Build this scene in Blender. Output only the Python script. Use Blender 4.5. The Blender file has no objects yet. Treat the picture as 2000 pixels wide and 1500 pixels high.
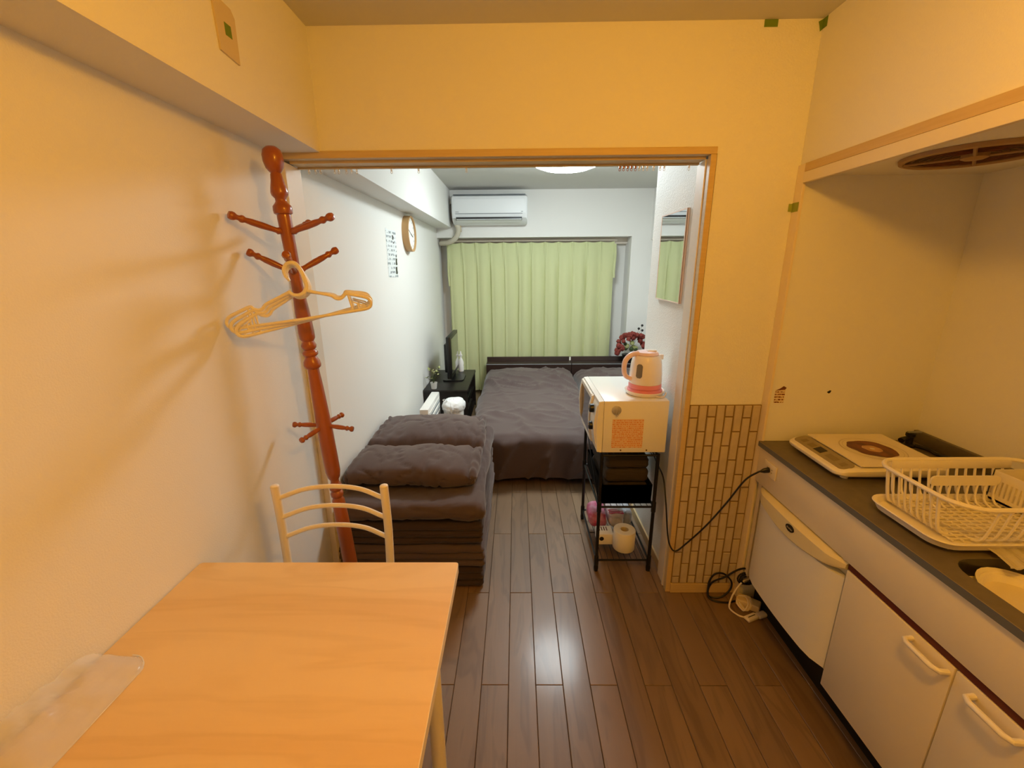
import bpy, bmesh, math, random
from mathutils import Vector, Matrix, noise
random.seed(7)
C = bpy.context.scene.collection
PI = math.pi

# ------------------------------------------------------------ camera, world, exposure
F_PX = 830.4
pitch, yaw, roll = 0.270819, -0.0116985, -0.0083542
cam_data = bpy.data.cameras.new('camera')
cam_data.sensor_fit = 'HORIZONTAL'
cam_data.sensor_width = 36.0
cam_data.lens = F_PX / 2000.0 * 36.0
cam_data.clip_start = 0.02
cam = bpy.data.objects.new('camera', cam_data)
C.objects.link(cam)
fwd = Vector((math.sin(yaw) * math.cos(pitch), math.cos(yaw) * math.cos(pitch), -math.sin(pitch)))
right = Vector((math.cos(yaw), -math.sin(yaw), 0))
up = right.cross(fwd)
r2 = right * math.cos(roll) + up * math.sin(roll)
u2 = -right * math.sin(roll) + up * math.cos(roll)
mw = Matrix(((r2.x, u2.x, -fwd.x, 0), (r2.y, u2.y, -fwd.y, 0), (r2.z, u2.z, -fwd.z, 1.5), (0, 0, 0, 1)))
cam.matrix_world = mw
bpy.context.scene.camera = cam

w = bpy.data.worlds.new('world')
bpy.context.scene.world = w
w.use_nodes = True
w.node_tree.nodes['Background'].inputs[0].default_value = (0.02, 0.022, 0.03, 1)
w.node_tree.nodes['Background'].inputs[1].default_value = 0.2
vs = bpy.context.scene.view_settings
vs.view_transform = 'Standard'
vs.look = 'None'
vs.gamma = 1.0
vs.use_curve_mapping = False
vs.exposure = 0.0
WHITE_LAMP = 47.0     # emission of the cool ceiling lamp in the bed room
WARM_LAMP = 205.0     # emission of the warm globe over the kitchen
WARM_COL = (1.0, 0.435, 0.033)
COOL_COL = (0.90, 1.0, 1.02)


# ------------------------------------------------------------ helpers
def lin(h):
    h = h.lstrip('#')
    out = []
    for i in (0, 2, 4):
        c = int(h[i:i + 2], 16) / 255
        out.append(c / 12.92 if c <= 0.04045 else ((c + 0.055) / 1.055) ** 2.4)
    return (*out, 1)


MATS = {}


def mat(name, col, rough=0.5, metal=0.0, bump=None, var=None, spec=0.5, coat=0.0, emit=None, trans=0.0, alpha=None, sheen=0.0):
    """bump = (scale, strength, distance); var = (scale, amount, second colour)"""
    m = bpy.data.materials.new(name)
    m.use_nodes = True
    nt = m.node_tree
    b = nt.nodes['Principled BSDF']
    c = lin(col) if isinstance(col, str) else (*col, 1)
    b.inputs['Base Color'].default_value = c
    b.inputs['Roughness'].default_value = rough
    b.inputs['Metallic'].default_value = metal
    b.inputs['Specular IOR Level'].default_value = spec
    b.inputs['Coat Weight'].default_value = coat
    b.inputs['Transmission Weight'].default_value = trans
    b.inputs['Sheen Weight'].default_value = sheen
    if alpha is not None:
        b.inputs['Alpha'].default_value = alpha
    if emit:
        b.inputs['Emission Color'].default_value = (*emit[0], 1)
        b.inputs['Emission Strength'].default_value = emit[1]
    tc = nt.nodes.new('ShaderNodeTexCoord')
    if var:
        n = nt.nodes.new('ShaderNodeTexNoise')
        n.inputs['Scale'].default_value = var[0]
        n.inputs['Detail'].default_value = 4
        mp = nt.nodes.new('ShaderNodeMapping')
        if len(var) > 3:
            mp.inputs['Scale'].default_value = var[3]
        nt.links.new(tc.outputs['Object'], mp.inputs[0])
        nt.links.new(mp.outputs[0], n.inputs['Vector'])
        rmp = nt.nodes.new('ShaderNodeMapRange')
        rmp.inputs[1].default_value = 0.35
        rmp.inputs[2].default_value = 0.65
        rmp.inputs[4].default_value = var[1]
        nt.links.new(n.outputs['Fac'], rmp.inputs[0])
        mx = nt.nodes.new('ShaderNodeMix')
        mx.data_type = 'RGBA'
        mx.inputs[6].default_value = c
        mx.inputs[7].default_value = lin(var[2])
        nt.links.new(rmp.outputs[0], mx.inputs[0])
        nt.links.new(mx.outputs[2], b.inputs['Base Color'])
    if bump:
        n2 = nt.nodes.new('ShaderNodeTexNoise')
        n2.inputs['Scale'].default_value = bump[0]
        n2.inputs['Detail'].default_value = 3
        nt.links.new(tc.outputs['Object'], n2.inputs['Vector'])
        bp = nt.nodes.new('ShaderNodeBump')
        bp.inputs['Strength'].default_value = bump[1]
        bp.inputs['Distance'].default_value = bump[2]
        nt.links.new(n2.outputs['Fac'], bp.inputs['Height'])
        nt.links.new(bp.outputs[0], b.inputs['Normal'])
    MATS[name] = m
    return m


def print_mat(name, paper, ink, bands, density=0.5, axis='z', colscale=60):
    """flat print: rows of small marks"""
    m = mat(name, paper, 0.6)
    nt = m.node_tree
    b = nt.nodes['Principled BSDF']
    tc = nt.nodes['Texture Coordinate']
    sep = nt.nodes.new('ShaderNodeSeparateXYZ')
    nt.links.new(tc.outputs['Generated'], sep.inputs[0])
    mp = nt.nodes.new('ShaderNodeMapping')
    sc = {'x': (0, colscale, bands), 'y': (colscale, 0, bands)}[axis] if axis in 'xy' else (colscale, colscale, bands)
    mp.inputs['Scale'].default_value = sc
    nt.links.new(tc.outputs['Generated'], mp.inputs[0])
    nz = nt.nodes.new('ShaderNodeTexNoise')
    nz.inputs['Scale'].default_value = 1.0
    nz.inputs['Detail'].default_value = 1
    nt.links.new(mp.outputs[0], nz.inputs['Vector'])
    sn = nt.nodes.new('ShaderNodeMath'); sn.operation = 'MULTIPLY'; sn.inputs[1].default_value = bands * 2 * PI
    nt.links.new(sep.outputs[2], sn.inputs[0])
    s2 = nt.nodes.new('ShaderNodeMath'); s2.operation = 'SINE'
    nt.links.new(sn.outputs[0], s2.inputs[0])
    s3 = nt.nodes.new('ShaderNodeMath'); s3.operation = 'GREATER_THAN'; s3.inputs[1].default_value = 0.0
    nt.links.new(s2.outputs[0], s3.inputs[0])
    s4 = nt.nodes.new('ShaderNodeMath'); s4.operation = 'GREATER_THAN'; s4.inputs[1].default_value = 1 - density
    nt.links.new(nz.outputs['Fac'], s4.inputs[0])
    s5 = nt.nodes.new('ShaderNodeMath'); s5.operation = 'MULTIPLY'
    nt.links.new(s3.outputs[0], s5.inputs[0]); nt.links.new(s4.outputs[0], s5.inputs[1])
    mx = nt.nodes.new('ShaderNodeMix'); mx.data_type = 'RGBA'
    mx.inputs[6].default_value = lin(paper); mx.inputs[7].default_value = lin(ink)
    nt.links.new(s5.outputs[0], mx.inputs[0]); nt.links.new(mx.outputs[2], b.inputs['Base Color'])
    return m


def wood_mat(name, c1, c2, c3, axis, scale, rough, objrand=0.0, coat=0.0, contrast=1.0):
    """wood grain running along axis ('x' or 'y')"""
    m = mat(name, c1, rough, coat=coat)
    m.node_tree.nodes['Principled BSDF'].inputs['Coat Roughness'].default_value = 0.16
    nt = m.node_tree
    b = nt.nodes['Principled BSDF']
    tc = nt.nodes['Texture Coordinate']
    oi = nt.nodes.new('ShaderNodeObjectInfo')
    off = nt.nodes.new('ShaderNodeVectorMath'); off.operation = 'SCALE'
    cmb = nt.nodes.new('ShaderNodeCombineXYZ')
    for i in range(3):
        nt.links.new(oi.outputs['Random'], cmb.inputs[i])
    nt.links.new(cmb.outputs[0], off.inputs[0]); off.inputs['Scale'].default_value = 37.0 * (1 if objrand else 0)
    add = nt.nodes.new('ShaderNodeVectorMath'); add.operation = 'ADD'
    nt.links.new(tc.outputs['Object'], add.inputs[0]); nt.links.new(off.outputs[0], add.inputs[1])
    mp = nt.nodes.new('ShaderNodeMapping')
    s = {'x': (1.3, 9, 9), 'y': (9, 1.3, 9)}[axis]
    mp.inputs['Scale'].default_value = [v * scale for v in s]
    nt.links.new(add.outputs[0], mp.inputs[0])
    n1 = nt.nodes.new('ShaderNodeTexNoise'); n1.inputs['Scale'].default_value = 1.0; n1.inputs['Detail'].default_value = 3; n1.inputs['Distortion'].default_value = 0.6
    nt.links.new(mp.outputs[0], n1.inputs['Vector'])
    # rings: contour lines of the stretched noise give cathedral figures
    mul = nt.nodes.new('ShaderNodeMath'); mul.operation = 'MULTIPLY'; mul.inputs[1].default_value = 34.0
    nt.links.new(n1.outputs['Fac'], mul.inputs[0])
    sn = nt.nodes.new('ShaderNodeMath'); sn.operation = 'SINE'; nt.links.new(mul.outputs[0], sn.inputs[0])
    pw = nt.nodes.new('ShaderNodeMapRange'); pw.inputs[1].default_value = 0.2; pw.inputs[2].default_value = 1.0; pw.inputs[4].default_value = 0.55 * contrast
    nt.links.new(sn.outputs[0], pw.inputs[0])
    n2 = nt.nodes.new('ShaderNodeTexNoise'); n2.inputs['Scale'].default_value = 1.0; n2.inputs['Detail'].default_value = 5
    mp2 = nt.nodes.new('ShaderNodeMapping'); s2 = {'x': (2, 160, 160), 'y': (160, 2, 160)}[axis]
    mp2.inputs['Scale'].default_value = [v * scale for v in s2]
    nt.links.new(add.outputs[0], mp2.inputs[0]); nt.links.new(mp2.outputs[0], n2.inputs['Vector'])
    r1 = nt.nodes.new('ShaderNodeMapRange'); r1.inputs[1].default_value = 0.3; r1.inputs[2].default_value = 0.7
    nt.links.new(n1.outputs['Fac'], r1.inputs[0])
    mxa = nt.nodes.new('ShaderNodeMix'); mxa.data_type = 'RGBA'
    mxa.inputs[6].default_value = lin(c1); mxa.inputs[7].default_value = lin(c2)
    nt.links.new(r1.outputs[0], mxa.inputs[0])
    sm = nt.nodes.new('ShaderNodeMath'); sm.operation = 'MULTIPLY'
    nt.links.new(pw.outputs[0], sm.inputs[0]); nt.links.new(n2.outputs['Fac'], sm.inputs[1])
    mxb = nt.nodes.new('ShaderNodeMix'); mxb.data_type = 'RGBA'
    nt.links.new(sm.outputs[0], mxb.inputs[0])
    nt.links.new(mxa.outputs[2], mxb.inputs[6]); mxb.inputs[7].default_value = lin(c3)
    out = mxb.outputs[2]
    if objrand:
        hs = nt.nodes.new('ShaderNodeHueSaturation')
        vr = nt.nodes.new('ShaderNodeMapRange'); vr.inputs[3].default_value = 1 - objrand; vr.inputs[4].default_value = 1 + objrand
        nt.links.new(oi.outputs['Random'], vr.inputs[0]); nt.links.new(vr.outputs[0], hs.inputs['Value'])
        nt.links.new(out, hs.inputs['Color']); out = hs.outputs[0]
    nt.links.new(out, b.inputs['Base Color'])
    bp = nt.nodes.new('ShaderNodeBump'); bp.inputs['Strength'].default_value = 0.12; bp.inputs['Distance'].default_value = 0.002
    nt.links.new(n2.outputs['Fac'], bp.inputs['Height']); nt.links.new(bp.outputs[0], b.inputs['Normal'])
    return m


ORG = {}


def thing(name, label, cat, loc, group=None, kind=None):
    o = bpy.data.objects.new(name, None)
    o.empty_display_size = 0.05
    C.objects.link(o)
    o.location = loc
    ORG[o] = Vector(loc)
    o['label'] = label
    o['category'] = cat
    if group: o['group'] = group
    if kind: o['kind'] = kind
    return o


def obj(name, bm, m, parent=None, smooth=True, label=None, cat=None, group=None, kind=None, sharp=35):
    """link a bmesh (world coordinates) as one mesh object"""
    bmesh.ops.recalc_face_normals(bm, faces=bm.faces)
    if parent is not None:
        org = ORG[parent]
    else:
        xs = [v.co for v in bm.verts]
        lo = Vector((min(v.x for v in xs), min(v.y for v in xs), min(v.z for v in xs)))
        hi = Vector((max(v.x for v in xs), max(v.y for v in xs), max(v.z for v in xs)))
        org = Vector(((lo.x + hi.x) / 2, (lo.y + hi.y) / 2, lo.z))
    bmesh.ops.translate(bm, vec=-org, verts=bm.verts)
    if smooth:
        for f in bm.faces: f.smooth = True
        for e in bm.edges:
            if len(e.link_faces) == 2 and e.calc_face_angle(0) > math.radians(sharp): e.smooth = False
    me = bpy.data.meshes.new(name)
    bm.to_mesh(me)
    bm.free()
    if m: me.materials.append(m)
    o = bpy.data.objects.new(name, me)
    C.objects.link(o)
    if parent is not None:
        o.parent = parent
    else:
        o.location = org
    ORG[o] = org
    if label: o['label'] = label
    if cat: o['category'] = cat
    if group: o['group'] = group
    if kind: o['kind'] = kind
    return o


def struct(name, bm, m, smooth=False):
    return obj(name, bm, m, None, smooth, kind='structure')


def dup(root, delta, label=None, rotz=0.0):
    r = root.copy(); C.objects.link(r)
    r.location = root.location + Vector(delta); r.rotation_euler.z += rotz
    if label: r['label'] = label
    for ch in list(root.children):
        c = ch.copy(); C.objects.link(c); c.parent = r
        for g in list(ch.children):
            d = g.copy(); C.objects.link(d); d.parent = c
    return r


def NB():
    return bmesh.new()


def box(bm, x0, x1, y0, y1, z0, z1, bev=0.0, seg=2, M=None):
    r = bmesh.ops.create_cube(bm, size=1.0)
    vv = r['verts']
    for v in vv:
        v.co = Vector(((x0 + x1) / 2 + v.co.x * (x1 - x0), (y0 + y1) / 2 + v.co.y * (y1 - y0), (z0 + z1) / 2 + v.co.z * (z1 - z0)))
    if bev > 0:
        es = list({e for v in vv for e in v.link_edges})
        rr = bmesh.ops.bevel(bm, geom=es, offset=bev, segments=seg, affect='EDGES', profile=0.5)
        vv = list({v for f in rr['faces'] for v in f.verts} | {v for v in vv if v.is_valid})
    if M: bmesh.ops.transform(bm, matrix=M, verts=[v for v in vv if v.is_valid])
    return bm


def frame_of(d):
    d = d.normalized()
    a = Vector((0, 0, 1)) if abs(d.z) < 0.9 else Vector((1, 0, 0))
    u = d.cross(a).normalized()
    return u, d.cross(u).normalized()


def tube(bm, pts, r, seg=8, closed=False, caps=True, smooth_n=0, flat=1.0):
    pts = [Vector(p) for p in pts]
    rr = list(r) if isinstance(r, (list, tuple)) else [r] * len(pts)
    if smooth_n:
        np_, nr = [], []
        n = len(pts)
        rng = range(n if closed else n - 1)
        for i in rng:
            p1, p2 = pts[i], pts[(i + 1) % n]
            p0 = pts[(i - 1) % n] if (closed or i > 0) else p1 * 2 - p2
            p3 = pts[(i + 2) % n] if (closed or i + 2 < n) else p2 * 2 - p1
            for k in range(smooth_n):
                t = k / smooth_n
                np_.append(0.5 * ((2 * p1) + (p2 - p0) * t + (2 * p0 - 5 * p1 + 4 * p2 - p3) * t * t + (3 * p1 - p0 - 3 * p2 + p3) * t ** 3))
                nr.append(rr[i] * (1 - t) + rr[(i + 1) % n] * t)
        if not closed:
            np_.append(pts[-1]); nr.append(rr[-1])
        pts, rr = np_, nr
    n = len(pts)
    rings = []
    u = None
    for i, p in enumerate(pts):
        if closed: d = pts[(i + 1) % n] - pts[i - 1]
        else: d = pts[min(i + 1, n - 1)] - pts[max(i - 1, 0)]
        d = d.normalized()
        if u is None: u, v = frame_of(d)
        else:
            u = (u - d * u.dot(d))
            if u.length < 1e-6: u, v = frame_of(d)
            u = u.normalized(); v = d.cross(u).normalized()
        rings.append([bm.verts.new(p + (u * math.cos(a) * flat + v * math.sin(a)) * rr[i]) for a in [2 * PI * k / seg for k in range(seg)]])
    m = n if closed else n - 1
    for i in range(m):
        A, B = rings[i], rings[(i + 1) % n]
        for k in range(seg):
            bm.faces.new((A[k], A[(k + 1) % seg], B[(k + 1) % seg], B[k]))
    if caps and not closed:
        bm.faces.new(rings[0][::-1]); bm.faces.new(rings[-1])
    return bm


def lathe(bm, prof, base=(0, 0, 0), axis=(0, 0, 1), seg=24, cap=True):
    """prof = [(r, h)...] along axis from base"""
    base = Vector(base); d = Vector(axis).normalized()
    u, v = frame_of(d)
    rings = []
    for r, h in prof:
        rings.append([bm.verts.new(base + d * h + (u * math.cos(2 * PI * k / seg) + v * math.sin(2 * PI * k / seg)) * max(r, 1e-4)) for k in range(seg)])
    for A, B in zip(rings, rings[1:]):
        for k in range(seg):
            bm.faces.new((A[k], A[(k + 1) % seg], B[(k + 1) % seg], B[k]))
    if cap:
        bm.faces.new(rings[0][::-1]); bm.faces.new(rings[-1])
    return bm


def prism(bm, poly, z0, z1, fn=lambda a, b, c: (a, b, c)):
    """extrude a 2-D polygon between z0 and z1; fn maps (a,b,depth) to world"""
    A = [bm.verts.new(fn(p[0], p[1], z0)) for p in poly]
    B = [bm.verts.new(fn(p[0], p[1], z1)) for p in poly]
    bm.faces.new(A[::-1]); bm.faces.new(B)
    n = len(poly)
    for i in range(n):
        bm.faces.new((A[i], A[(i + 1) % n], B[(i + 1) % n], B[i]))
    return bm


def rrect(x0, x1, y0, y1, r, seg=6):
    out = []
    for cx, cy, a0 in ((x1 - r, y1 - r, 0), (x0 + r, y1 - r, PI / 2), (x0 + r, y0 + r, PI), (x1 - r, y0 + r, 1.5 * PI)):
        for k in range(seg + 1):
            a = a0 + PI / 2 * k / seg
            out.append((cx + r * math.cos(a), cy + r * math.sin(a)))
    return out


def rbox(bm, c, s, r, n=(8, 8, 3), disp=None, M=None):
    """soft rounded box (cushion): centre c, size s, corner radius r, disp(point, normal) moves points"""
    h = [v / 2 for v in s]
    r = min(r, min(h) * 0.999)

    def axis(i):
        a = h[i] - r
        core = [-a + 2 * a * k / n[i] for k in range(n[i] + 1)]
        arc = [a + r * math.tan(k * PI / 16) for k in (1, 2, 3, 4)]
        return [-v for v in arc[::-1]] + core + arc
    ax = [axis(i) for i in range(3)]
    cache = {}

    def vert(p):
        k = tuple(round(v, 6) for v in p)
        if k in cache: return cache[k]
        core = Vector([max(-(h[i] - r), min(h[i] - r, p[i])) for i in range(3)])
        d = Vector(p) - core
        nn = d.normalized() if d.length > 1e-9 else Vector((0, 0, 1))
        q = core + nn * r
        if disp: q = disp(q, nn)
        if M: q = M @ q
        cache[k] = bm.verts.new(q + Vector(c))
        return cache[k]
    for a in range(3):
        b, d = (a + 1) % 3, (a + 2) % 3
        for sgn in (-1, 1):
            for i in range(len(ax[b]) - 1):
                for j in range(len(ax[d]) - 1):
                    ps = []
                    for di, dj in ((0, 0), (1, 0), (1, 1), (0, 1)):
                        p = [0, 0, 0]; p[a] = sgn * h[a]; p[b] = ax[b][i + di]; p[d] = ax[d][j + dj]
                        ps.append(vert(p))
                    if len(set(ps)) == 4:
                        try: bm.faces.new(ps if sgn > 0 else ps[::-1])
                        except ValueError: pass
    return bm


def ball(bm, c, r, seg=12, sc=(1, 1, 1)):
    res = bmesh.ops.create_uvsphere(bm, u_segments=seg, v_segments=max(6, seg * 2 // 3), radius=r)
    for v in res['verts']:
        v.co = Vector((v.co.x * sc[0], v.co.y * sc[1], v.co.z * sc[2])) + Vector(c)
    return bm


def nz(p, s, off=0.0):
    return noise.noise(Vector((p[0] * s + off, p[1] * s - off, p[2] * s + off * 0.5)))


# ------------------------------------------------------------ materials
M_WALL = mat('wallpaper', '#efeee9', 0.85, bump=(260, 0.35, 0.0015), spec=0.25)
M_WALLG = mat('wallpaper_embossed', '#efeee9', 0.62, bump=(170, 0.8, 0.003), spec=0.4)
M_CEIL = mat('ceiling_paper', '#d6d5cf', 0.9, bump=(200, 0.3, 0.001), spec=0.2)
M_TRIM = mat('trim_wood', '#d3bb8b', 0.5, var=(3, 0.5, '#c6ab79', (2, 2, 40)))
M_TRIMW = mat('trim_pale', '#e9dfd0', 0.5)
M_BRICK = mat('brick_face', '#cdbfa9', 0.8, bump=(150, 0.4, 0.001), var=(18, 0.6, '#b8aa90'))
M_JOINT = mat('brick_joint', '#8a7042', 0.9)
M_FLOORBASE = mat('floor_groove', '#2a1a10', 0.8)
M_PLANK = wood_mat('plank_wood', '#8a7053', '#7a6147', '#54402c', 'y', 1.0, 0.46, 0.07, coat=0.22)
M_TABLE = wood_mat('table_laminate', '#efcf95', '#e6c184', '#bf9655', 'x', 0.75, 0.42, contrast=0.42)
M_EDGE = mat('edge_band', '#f0e2c8', 0.45)
M_CREAM = mat('cream_metal', '#f0e8da', 0.4)
M_STAND = mat('stand_wood', '#a85a28', 0.28, var=(6, 0.6, '#8b471c', (1, 1, 0.2)), coat=0.4)
M_PLASTIC = mat('white_plastic', '#f2ecdf', 0.35)
M_WHITE = mat('white_enamel', '#f4f3ee', 0.3)
M_ACW = mat('aircon_white', '#eef1f2', 0.4)
M_GREY = mat('grey_plastic', '#8d9296', 0.5)
M_BLACK = mat('black_plastic', '#0d0d0e', 0.35)
M_BLACKM = mat('black_steel', '#0c0b0b', 0.4)
M_BLACKW = mat('black_wood', '#1a1513', 0.4)
M_DKWOOD = mat('dark_brown_wood', '#33201a', 0.45, var=(4, 0.7, '#281711', (1, 12, 12)))
M_SCREEN = mat('screen_glass', '#15171a', 0.12, coat=0.6)
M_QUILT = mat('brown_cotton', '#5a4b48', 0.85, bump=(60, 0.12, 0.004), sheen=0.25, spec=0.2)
M_QUILT2 = mat('brown_cotton_shaded', '#423532', 0.85, bump=(60, 0.12, 0.004), sheen=0.2, spec=0.2)  # same brown cloth, darkened to put the stack's shade into its colour
M_TOWEL = mat('dark_towel', '#3a322c', 0.95, bump=(300, 0.5, 0.002))
M_BIN = mat('black_cloth', '#070707', 0.9)
M_CURTAIN = mat('green_cloth', (0.63, 0.67, 0.37), 0.9, bump=(400, 0.2, 0.001), spec=0.15)
M_STEEL = mat('dull_steel', '#c4c1ba', 0.35, metal=0.45)
M_COUNTER = mat('worktop_laminate', '#6b6254', 0.42, var=(40, 0.5, '#5c5446'))
M_CTREDGE = mat('worktop_edge', '#64676c', 0.4)
M_SINK = mat('sink_dark', '#2a2622', 0.4)
M_CAB = mat('cabinet_melamine', '#e8dec8', 0.5)
M_CABGAP = mat('red_brown_rail', '#5a2212', 0.4)
M_FRIDGE = mat('fridge_enamel', '#f0efe9', 0.4)
M_FRTOP = mat('fridge_cream', '#e4d9b0', 0.45)
M_TOE = mat('toe_kick_black', '#0b0908', 0.6)
M_TAPE = mat('green_tape', '#6d8a26', 0.7)
M_TAPE2 = mat('green_tape_pale', '#97a544', 0.7)
M_PLATE = mat('cover_plate', '#d8c8a4', 0.6)
M_PINK = mat('pink_plastic', '#ea8d93', 0.3)
M_PINKL = mat('pale_pink_plastic', '#f5dadb', 0.3)
M_PEACH = mat('off_white_plastic', '#f5eee4', 0.22)
M_WINDOW = mat('grey_window', '#a19e98', 0.25)
M_PAPER = mat('paper', '#f1efe8', 0.85)
M_SIGN = print_mat('sign_print', '#e9eeee', '#9aa2a4', 11, 0.5, 'x', 7)
M_MWLAB = print_mat('orange_label_print', '#efcda6', '#e08a52', 15, 0.50, 'y', 30)
M_STICKER = print_mat('old_sticker_print', '#e8d7b4', '#7a3a1c', 5, 0.55, 'y', 8)
M_HOBTOP = mat('hob_top', '#efe6d2', 0.25)
M_KEY = mat('hob_key', '#857853', 0.4)
M_HOBPANEL = mat('hob_panel', '#978a66', 0.35)
M_BURN = mat('burnt_ring', '#7a3f1a', 0.45, var=(30, 0.9, '#4f230c'))
M_BURN2 = mat('pale_burn', '#c9a070', 0.4, var=(30, 0.8, '#a9743f'))
M_RINGLINE = mat('printed_ring', '#b9ad95', 0.35)
M_MIRROR = mat('mirror_glass', '#f2f4f4', 0.02, metal=1.0)
M_MFRAME = mat('mirror_frame', '#f3ddd0', 0.4)
M_LEAF = mat('pale_leaf', '#9aa45c', 0.6, var=(20, 0.8, '#d8d6a2'))
M_LEAFD = mat('dark_leaf', '#3c4a24', 0.6)
M_RED = mat('red_petals', '#7a2b25', 0.85, var=(60, 0.9, '#95463a'))
M_CLOCKW = mat('clock_rim_wood', '#c9a06b', 0.5)
M_PIPE = mat('pipe_wrap', '#cfc8b4', 0.7, bump=(80, 0.4, 0.002))
M_CABLEW = mat('white_cable', '#e9dfd4', 0.5)
M_DUST = mat('grease_filter', '#5b4128', 0.7)
M_FANRING = mat('fan_ring', '#a5845a', 0.5)
M_ALMOND = mat('almond_plastic', '#dcc9a0', 0.5)
M_FILM = mat('clear_film', '#ffffff', 0.12, alpha=0.36)
M_FILMEDGE = mat('film_seam', '#ffffff', 0.2, alpha=0.6)
M_CLEAR = mat('clear_plastic', '#f4f4f0', 0.15, alpha=0.55)
M_BAG = mat('white_bag', '#f4f6f6', 0.4, bump=(30, 0.6, 0.01))
M_PACK = mat('pink_pack', '#d8417a', 0.35, var=(22, 0.8, '#f0b6cf'))
M_GREYPACK = mat('grey_film', '#c9ccd2', 0.35)
M_STRIPE = mat('striped_bag', '#efe9ea', 0.5)
M_DIFF = mat('lamp_diffuser', '#ffffff', 0.6, emit=(COOL_COL, WHITE_LAMP))
M_GLOBE = mat('lamp_globe', '#ffffff', 0.6, emit=(WARM_COL, WARM_LAMP))

# ------------------------------------------------------------ room shell
XL, XC, XA, XK, XR = -0.87, 0.725, 1.028, 1.655, 1.62   # left wall, column, kitchen wall, alcove back, bed room right wall
YP, YPB, YC, YB, YW, YREAR = 1.698, 1.82, 2.385, 4.92, 5.18, -1.25
ZC, ZB, ZL, ZH = 2.285, 1.90, 1.882, 1.80               # ceiling, beam bottom, lintel bottom, alcove ceiling
TOP = ZC + 0.12

floor = NB(); box(floor, XL, 1.78, YREAR, YW + 0.1, -0.05, -0.0055)
floor = struct('floor', floor, M_FLOORBASE)
# boards: 101 mm wide, joints every 0.4627 m on alternate rows
PW, PL = 0.101, 0.9254


def plank_bm(w_, l_):
    b = NB()
    g, c, t = 0.0007, 0.0016, 0.0055
    x0, x1, y0, y1 = -w_ / 2 + g, w_ / 2 - g, -l_ / 2 + g, l_ / 2 - g
    A = [b.verts.new(p) for p in ((x0, y0, -t), (x1, y0, -t), (x1, y1, -t), (x0, y1, -t))]
    B = [b.verts.new(p) for p in ((x0, y0, -c), (x1, y0, -c), (x1, y1, -c), (x0, y1, -c))]
    T = [b.verts.new(p) for p in ((x0 + c, y0 + c, 0), (x1 - c, y0 + c, 0), (x1 - c, y1 - c, 0), (x0 + c, y1 - c, 0))]
    for P, Q in ((A, B), (B, T)):
        for i in range(4): b.faces.new((P[i], P[(i + 1) % 4], Q[(i + 1) % 4], Q[i]))
    b.faces.new(T)
    return b


plank_mesh = {}
for k in range(-9, 17):
    xa, xb = -0.0365 + PW * k, -0.0365 + PW * (k + 1)
    xa, xb = max(xa, XL), min(xb, 1.66)
    if xb - xa < 0.01: continue
    y = (1.2234 if k % 2 else 1.686) - PL * 4
    while y < YW + 0.08:
        ya, yb = max(y, YREAR), min(y + PL, YW + 0.08)
        y += PL
        if yb - ya < 0.02: continue
        if yb < 1.70 and xa > 1.17: continue          # under the kitchen unit
        if ya > 3.3 and xa > 0.1: continue             # far under the beds
        key = (round(xb - xa, 4), round(yb - ya, 4))
        if key not in plank_mesh:
            me = bpy.data.meshes.new('plank'); bb = plank_bm(*key)
            bmesh.ops.recalc_face_normals(bb, faces=bb.faces); bb.to_mesh(me); bb.free()
            me.materials.append(M_PLANK); plank_mesh[key] = me
        o = bpy.data.objects.new('plank', plank_mesh[key]); C.objects.link(o); o.parent = floor
        o.location = Vector(((xa + xb) / 2, (ya + yb) / 2, random.uniform(-0.0004, 0))) - ORG[floor]
        o.rotation_euler = (random.uniform(-1, 1) * 0.0006, random.uniform(-1, 1) * 0.0035, 0)

b = NB(); box(b, XL - 0.1, 1.8, YREAR - 0.1, YW + 0.2, ZC, TOP); struct('ceiling', b, M_CEIL)
b = NB(); box(b, XL - 0.1, XL, YREAR - 0.1, YW + 0.2, -0.05, ZC); struct('wall_left', b, M_WALL)
b = NB(); box(b, XL, -0.706, YREAR, YP, ZB, ZC); box(b, XL, -0.706, YPB, YB, 1.905, ZC); struct('beam_left', b, M_WALL)
b = NB(); box(b, XL, XC, YP, YPB, ZL + 0.0, ZC); struct('lintel', b, M_WALL)
b = NB(); box(b, XC, 1.05, YP, YC, 0, ZC); box(b, 1.05, 1.8, YP, YC, 0, ZC); struct('column', b, M_WALLG)
b = NB(); box(b, XA, 1.8, 1.662, YP - 0.0005, 0, ZH); struct('wall_alcove', b, M_WALL)
b = NB(); box(b, XA, 1.8, YREAR, YP - 0.0005, ZH, ZC); struct('wall_right', b, M_WALL)
b = NB(); box(b, XK, 1.8, -0.35, 1.662, 0, ZH); struct('wall_kitchen', b, M_WALL)
b = NB(); box(b, XA, 1.8, YREAR, -0.35, 0, ZH); struct('wall_kitchen_end', b, M_WALL)
b = NB(); box(b, XL - 0.1, 1.8, YREAR - 0.1, YREAR, -0.05, ZC); struct('wall_rear', b, M_WALL)
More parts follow.
